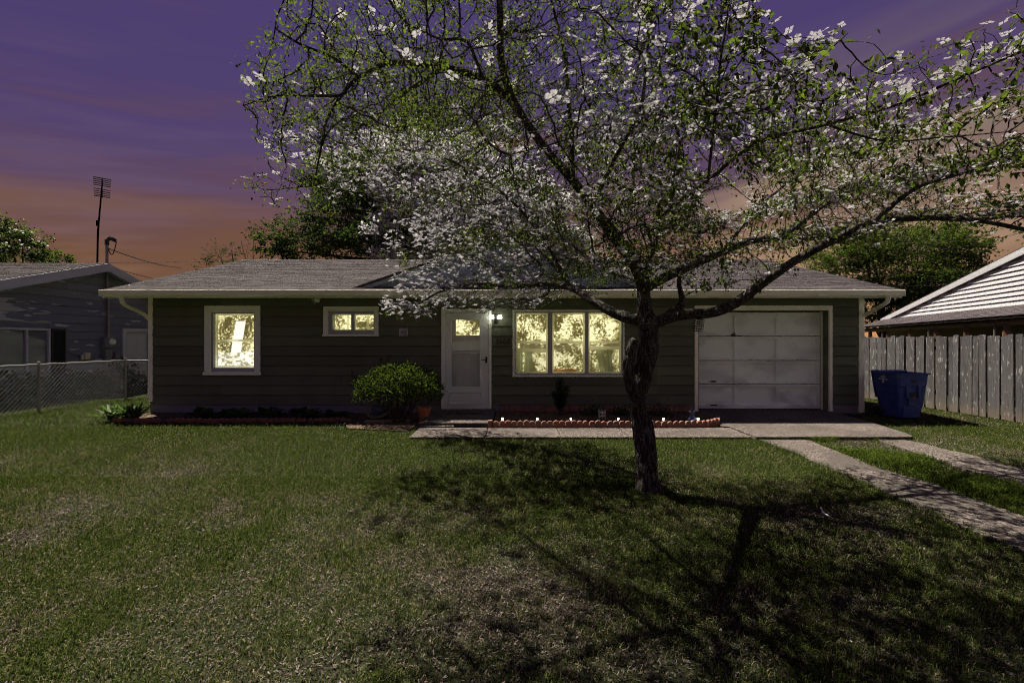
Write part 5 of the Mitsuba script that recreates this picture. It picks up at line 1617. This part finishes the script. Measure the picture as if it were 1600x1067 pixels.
FP = FP + rng.normal(0, .028, FP.shape) + [0, 0, .03]
FN = unit(np.c_[rng.normal(0, .38, (len(FP), 2)), np.ones(len(FP))])
FS = rng.uniform(.027, .045, len(FP)) * np.where(FP[:, 1] > 5.6, .95, 1)
cl = np.clip((meshkit.fbm(NP[tw] * [3.9, 3.9, 6.5] + 7, 2, 14) - .44) * 15, np.where(PX[:, 0] < 1000, .22, .05), 3.4)
nl = rng.poisson(cl * np.where(tip, 5.6, 2.0) * np.where(back_left, .42, 1.0) * (1 - .50 * near_right) * (1 + .7 * ((PX[:, 0] < 830) & ~back_left)))
LP = np.repeat(NP[tw], nl, 0) + rng.normal(0, .030, (nl.sum(), 3))
LD = unit(np.repeat(DIR, nl, 0) * .55 + rng.normal(0, .6, (nl.sum(), 3)) + [0, 0, -.28])
lr = np.repeat(near_right, nl)
LS = rng.uniform(.015, .032, nl.sum()) * (1 + .85 * lr)
print('blooms', len(FP), 'leaves', len(LP), 'nodes', nk)


def inframe(P, pad=0):
    q = seen_at(P)
    return (q[:, 0] > -pad) & (q[:, 0] < 1600 + pad) & (q[:, 1] > -pad) & (q[:, 1] < 1067 + pad)


def bloom_mesh(P, Nn, S, rich):
    v0, f0 = flower_template(rich)
    d = unit(np.cross(Nn, rng.normal(size=Nn.shape)))
    s = np.cross(Nn, d)
    v = P[:, None] + S[:, None, None] * (v0[None, :, :1] * d[:, None] + v0[None, :, 1:2] * s[:, None] + v0[None, :, 2:] * Nn[:, None])
    return v.reshape(-1, 3), (f0[None] + (np.arange(len(P)) * len(v0))[:, None, None]).reshape(-1, 3), len(v0)


W0 = np.array([.41, .40, .44])
GC = np.array([.20, .22, .06])
big = np.where(inframe(FP), FS / FP[:, 1], 0)
o = np.argsort(-big)
v, f, n = bloom_mesh(FP[o[300:]], FN[o[300:]], FS[o[300:]], False)
add('blossom_mass', (v, f), 'm_bloom', DW, color=np.repeat(W0 * rng.uniform(.82, 1.1, (len(o) - 300, 1)), n, 0), kind='stuff')
for i in o[:300]:
    v, f, n = bloom_mesh(FP[i:i + 1], FN[i:i + 1], FS[i:i + 1], True)
    b = MB().add(v, f)
    cv, cf = trimesh.creation.icosphere(0, FS[i] * .13).vertices, trimesh.creation.icosphere(0, 1).faces
    b.add(cv + FP[i] + FN[i] * FS[i] * .06, cf)
    add('blossom', b, 'm_bloom', DW, color=np.vstack([np.tile(W0 * rng.uniform(.85, 1.1), (n, 1)), np.tile(GC, (len(cv), 1))]))
big = np.where(inframe(LP), LS / LP[:, 1], 0)
o = np.argsort(-big)
DLA, DLB, DLD = np.array([.040, .072, .010]), np.array([.10, .145, .016]), np.array([.045, .045, .020])
v, f = leaves(LP[o[300:]], LD[o[300:]], LS[o[300:]], rng.uniform(-.9, .9, len(o) - 300), LEAF2)
add('leaf_mass', (v, f), 'm_leaf', DW, color=leaf_colours(len(o) - 300, 4, DLA, DLB, DLD, .3), kind='stuff')
for i in o[:300]:
    v, f = leaves(LP[i:i + 1], LD[i:i + 1], LS[i:i + 1] * 1.15, rng.uniform(-.6, .6, 1), LEAF6)
    add('leaf', (v, f), 'm_leaf', DW, color=leaf_colours(1, 8, DLA, DLB, DLD, .2))

# a wire suet feeder hung from the low right limb
k = thing('bird_feeder', 'small tilted black wire suet cage hanging from the low right limb before the garage trim', 'bird feeder')
o = W(1091, 508, 4.56)
m = MB()
cr, sr = math.cos(.14), math.sin(.14)
loc = lambda x, y, z: o + [x * cr + z * sr, y, z * cr - x * sr]
for y in (-.02, .02):
    for i in range(5):
        m.tube([loc(-.045 + i * .0225, y, -.06), loc(-.045 + i * .0225, y, .06)], .0022, 4)
    for i in range(6):
        m.tube([loc(-.045, y, -.06 + i * .024), loc(.045, y, -.06 + i * .024)], .0026, 4)
for x in (-.045, .045):
    for z in (-.06, 0, .06):
        m.tube([loc(x, -.02, z), loc(x, .02, z)], .0026, 4)
add('cage', m, 'm_black', k)
add('hanger', MB().tube([loc(-.03, 0, .06), loc(-.028, 0, .10), W(1088, 490, 4.56)], .003, 4), 'm_black', k)


# ------------------------------------------------------------------ grass, thatch, fallen petals
bare = unary_union([q.buffer(.005) for q in walk_parts] + [slab.buffer(.0), front_bed, left_bed, sbox(-1.7, 7.9, -.3, 9.8), sbox(XL - .1, YW - .05, XR + .1, 30), sbox(-30, 9.5, NX + .1, 30)] + [s_.buffer(-.03) for s_ in strips])
shapely.prepare(bare); shapely.prepare(median)


def lawn_points(n, y0, y1, half=1.16, pad=.4):
    """Points of the lawn between two distances, inside what a wide lens at the kerb side takes in."""
    y = np.sqrt(rng.random(n) * (y1 ** 2 - y0 ** 2) + y0 ** 2)
    x = rng.uniform(-1, 1, n) * (half * y + pad)
    ok = ~shapely.contains_xy(bare, x, y) & (x > -10.3 - 2.2 * (y < 12)) & (x < 9.6)
    return np.stack([x[ok], y[ok]], 1)


def lush(P):
    """How green the lawn is: thin and dry in the open middle, thick towards the house and below the tree."""
    q = np.c_[P, np.zeros(len(P))]
    g = .55 * meshkit.fbm(q * [.75, .75, 1], 3, 21) + .45 * meshkit.fbm(q * [3.4, 3.4, 1], 3, 22)
    g += .20 * np.clip((P[:, 1] - 4.3) / 3.2, -.6, 1) + .07 * np.exp(-((P[:, 0] - 1.9) ** 2 / 3 + (P[:, 1] - 5.6) ** 2 / 3)) + .085 - .13 * np.clip((P[:, 0] - 5.4) * 2, 0, 1)
    return g


def blades(P, h, w, col, far):
    n = len(P)
    a = rng.uniform(0, 2 * np.pi, n)
    lean = rng.uniform(.2, 1.15, n)
    d = np.stack([np.cos(a), np.sin(a), 0 * a], 1)
    b = a + np.pi / 2 + rng.normal(0, .5, n)
    s = np.stack([np.cos(b), np.sin(b), 0 * b], 1) * (w / 2)[:, None]
    o = np.c_[P, np.full(n, .001)]
    up = np.array([0, 0, 1.])
    mid = o + d * (h * lean * .32)[:, None] + up * (h * .58)[:, None]
    tip = o + d * (h * lean)[:, None] + up * (h * (1.02 - .28 * lean))[:, None]
    if far:
        v = np.stack([o - s, o + s, tip], 1)
        f = np.array([[0, 1, 2]])
    else:
        v = np.stack([o - s, o + s, mid + s * .8, mid - s * .8, tip], 1)
        f = np.array([[0, 1, 2], [0, 2, 3], [3, 2, 4]])
    k_ = v.shape[1]
    return v.reshape(-1, 3), (f[None] + (np.arange(n) * k_)[:, None, None]).reshape(-1, 3), np.repeat(col, k_, 0)


GA, GB, GD = np.array([.008, .020, .003]), np.array([.098, .135, .024]), np.array([.24, .21, .12])
vs, fs, cs, at_ = [], [], [], 0


def put(v, f, c):
    global at_
    vs.append(v); fs.append(f + at_); cs.append(c)
    at_ += len(v)


for n, y0, y1, hh, ww, far in ((150000, 1.75, 3.2, .030, .0032, False), (210000, 3.2, 5.2, .034, .0042, False), (230000, 5.2, 8.2, .042, .0060, True), (150000, 8.2, 13.5, .050, .0095, True)):
    P = lawn_points(n, y0, y1)
    g = lush(P) - .22 * shapely.contains_xy(median, P[:, 0], P[:, 1])
    keep = rng.random(len(P)) < np.clip((g - .28) * 2.9, .10, 1)
    P, g = P[keep], g[keep]
    t = rng.random((len(P), 1)) ** 1.6
    c = GA + (GB - GA) * t
    dry = rng.random(len(P)) < np.clip(.50 - g * .58, .05, .45)
    c[dry] = GD * rng.uniform(.6, 1.3, (dry.sum(), 1))
    h = hh * rng.uniform(.5, 1.35, len(P)) * (.70 + .65 * np.clip(g, 0, 1))
    put(*blades(P, h, ww * rng.uniform(.7, 1.3, len(P)), c, far))
# rank grass in the strip between the tracks, along their edges and the bed ends
P = np.stack([rng.uniform(4.4, 5.75, 60000), rng.uniform(2.2, 7.12, 60000)], 1)
g = meshkit.fbm(np.c_[P * 1.5, P[:, :1] * 0], 3, 31)
mid_x = 4.98 + (P[:, 1] - 5) * .04
keep = shapely.contains_xy(median, P[:, 0], P[:, 1]) & (rng.random(len(P)) < np.clip(1.15 - np.abs(P[:, 0] - mid_x) * 1.7, 0, 1) * np.clip((g - .50) * 6, 0, 1))
P, g = P[keep], g[keep]
tuft = np.exp(-((P[:, 0] - 5.05) ** 2 + (P[:, 1] - 6.85) ** 2) / .06)
c = GA + (GB - GA) * rng.random((len(P), 1))
put(*blades(P, (.055 + .10 * tuft + .05 * np.clip(g - .45, 0, 1) * 3) * rng.uniform(.5, 1.3, len(P)), rng.uniform(.005, .009, len(P)), c, False))
e = strips[0].exterior
P = np.array([e.interpolate(t * e.length).coords[0] for t in rng.random(5200)])
P = P[(P[:, 1] > 2.2) & (P[:, 1] < 6.98)] + rng.normal(0, .03, (((P_ := P)[:, 1] > 2.2) & (P_[:, 1] < 6.98)).sum() * 2).reshape(-1, 2)
put(*blades(P, rng.uniform(.03, .085, len(P)), rng.uniform(.005, .008, len(P)), GA + (GB - GA) * rng.random((len(P), 1)), False))
v, f, c = np.vstack(vs), np.vstack(fs), np.vstack(cs)
k = add('grass', (v, f), 'm_grass', color=c)
labels[k] = {'label': 'short patchy lawn grass, greener below the tree and towards the house', 'category': 'grass', 'kind': 'stuff'}
print('grass faces', len(f))

# dead thatch and twigs lying on the soil; petals blown from the tree
n = 300000
P = lawn_points(n, 1.75, 8.2)
g = lush(P)
P = P[rng.random(len(P)) < np.clip((.64 - g) * 3.0, .16, 1) * np.clip(1.5 - P[:, 1] / 6.5, .2, 1)]
n = len(P)
a, L, wd = rng.uniform(0, 2 * np.pi, n), rng.uniform(.006, .021, n), rng.uniform(.0024, .0055, n) * (1 + P[:, 1] * .14)
d, s = np.stack([np.cos(a), np.sin(a)], 1), np.stack([-np.sin(a), np.cos(a)], 1)
z0, z1 = rng.uniform(.003, .016, n), rng.uniform(.003, .022, n)
v = np.stack([np.c_[P - s * wd[:, None] / 2, z0], np.c_[P + s * wd[:, None] / 2, z0 + .001], np.c_[P + d * L[:, None] + s * wd[:, None] / 2, z1], np.c_[P + d * L[:, None] - s * wd[:, None] / 2, z1 + .001]], 1).reshape(-1, 3)
f = (np.array([[0, 1, 2], [0, 2, 3]])[None] + (np.arange(n) * 4)[:, None, None]).reshape(-1, 3)
c = np.array([.28, .228, .215]) * rng.uniform(.08, 1.0, (n, 1)) ** 1.3 * (1 + rng.normal(0, .08, (n, 3)))
k = add('thatch', (v, f), 'm_grass', color=np.repeat(np.clip(c, 0, .8), 4, 0))
labels[k] = {'label': 'dry pinkish straw and dead grass lying between the blades of the lawn', 'category': 'thatch', 'kind': 'stuff'}
P = np.vstack([lawn_points(9000, 1.8, 9.0)])
P = P[rng.random(len(P)) < .15 + .6 * np.exp(-((P[:, 0] + 2) ** 2 / 5 + (P[:, 1] - 5.5) ** 2 / 6))]
P = np.vstack([P, np.stack([rng.uniform(-3.1, -1.7, 160), rng.uniform(7.8, 8.4, 160)], 1), np.stack([rng.uniform(-1.6, 3.8, 90), rng.uniform(7.17, 7.25, 90)], 1)])
n = len(P)
on_bed = (P[:, 1] > 7.1)
Q = np.c_[P, rng.uniform(.008, .028, n) + .046 * on_bed]
v, f = leaves(Q, unit(np.c_[rng.normal(size=(n, 2)), rng.normal(0, .25, n)]), rng.uniform(.008, .017, n), rng.uniform(-.8, .8, n), (LEAF2[0] * [1, 1.6, 1], LEAF2[1]))
k = add('fallen_petals', (v, f), 'm_bloom', color=np.repeat(np.array([.36, .28, .34]) * rng.uniform(.7, 1.1, (n, 1)), 4, 0))
labels[k] = {'label': 'pale pink petals fallen on the lawn, the soil and the edge of the walk', 'category': 'petals', 'kind': 'stuff'}
k = thing('fallen_twig', 'pale curved twig lying on the shaded lawn right of the tree', 'twig')
add('bark_strip', MB().tube(spline([(*W(1283, 801, 4.12)[:2], .05, .006), (*W(1286, 806, 4.05)[:2], .03, .007), (*W(1296, 813, 3.95)[:2], .035, .005)], .02)[:, :3], .007, 6), 'm_vinyl', k)
# mulch chips in the lit bed
P = np.stack([rng.uniform(-.25, 3.7, 2600), rng.uniform(8.05, 9.55, 2600)], 1)
P = P[shapely.contains_xy(front_bed.buffer(-.06), P[:, 0], P[:, 1])]
n = len(P)
v, f = leaves(np.c_[P, rng.uniform(.078, .092, n)], unit(np.c_[rng.normal(size=(n, 2)), rng.normal(0, .3, n)]), rng.uniform(.02, .05, n), rng.uniform(-.6, .6, n), LEAF2)
k = add('wood_chips', (v, f), 'm_grass', color=np.repeat(np.array([.10, .065, .045]) * rng.uniform(.4, 1.5, (n, 1)), 4, 0))
labels[k] = {'label': 'dark bark mulch chips covering the lit flower bed', 'category': 'mulch', 'kind': 'stuff'}

# rank dark growth along the neighbour's wall behind the wire
n = 5200
P = np.stack([rng.uniform(-12.35, -11.2, n), rng.uniform(7.4, 14.4, n), np.zeros(n)], 1)
hh = .25 + .95 * meshkit.fbm(np.c_[P[:, :2] * [1, 1.3], np.zeros(n)], 3, 41) * np.clip((-11.0 - P[:, 0]) * 1.2, .2, 1)
P[:, 2] = hh * rng.random(n) ** .7
v, f = leaves(P, rand_dirs(n, .6), rng.uniform(.07, .17, n), rng.uniform(-.7, .7, n), LEAF2)
k = add('weeds', (v, f), 'm_leaf', color=leaf_colours(n, 4, np.array([.010, .018, .006]), np.array([.022, .036, .010])))
labels[k] = {'label': 'dark overgrown weeds along the blue house wall, seen through the chain link fence', 'category': 'weeds', 'kind': 'stuff'}
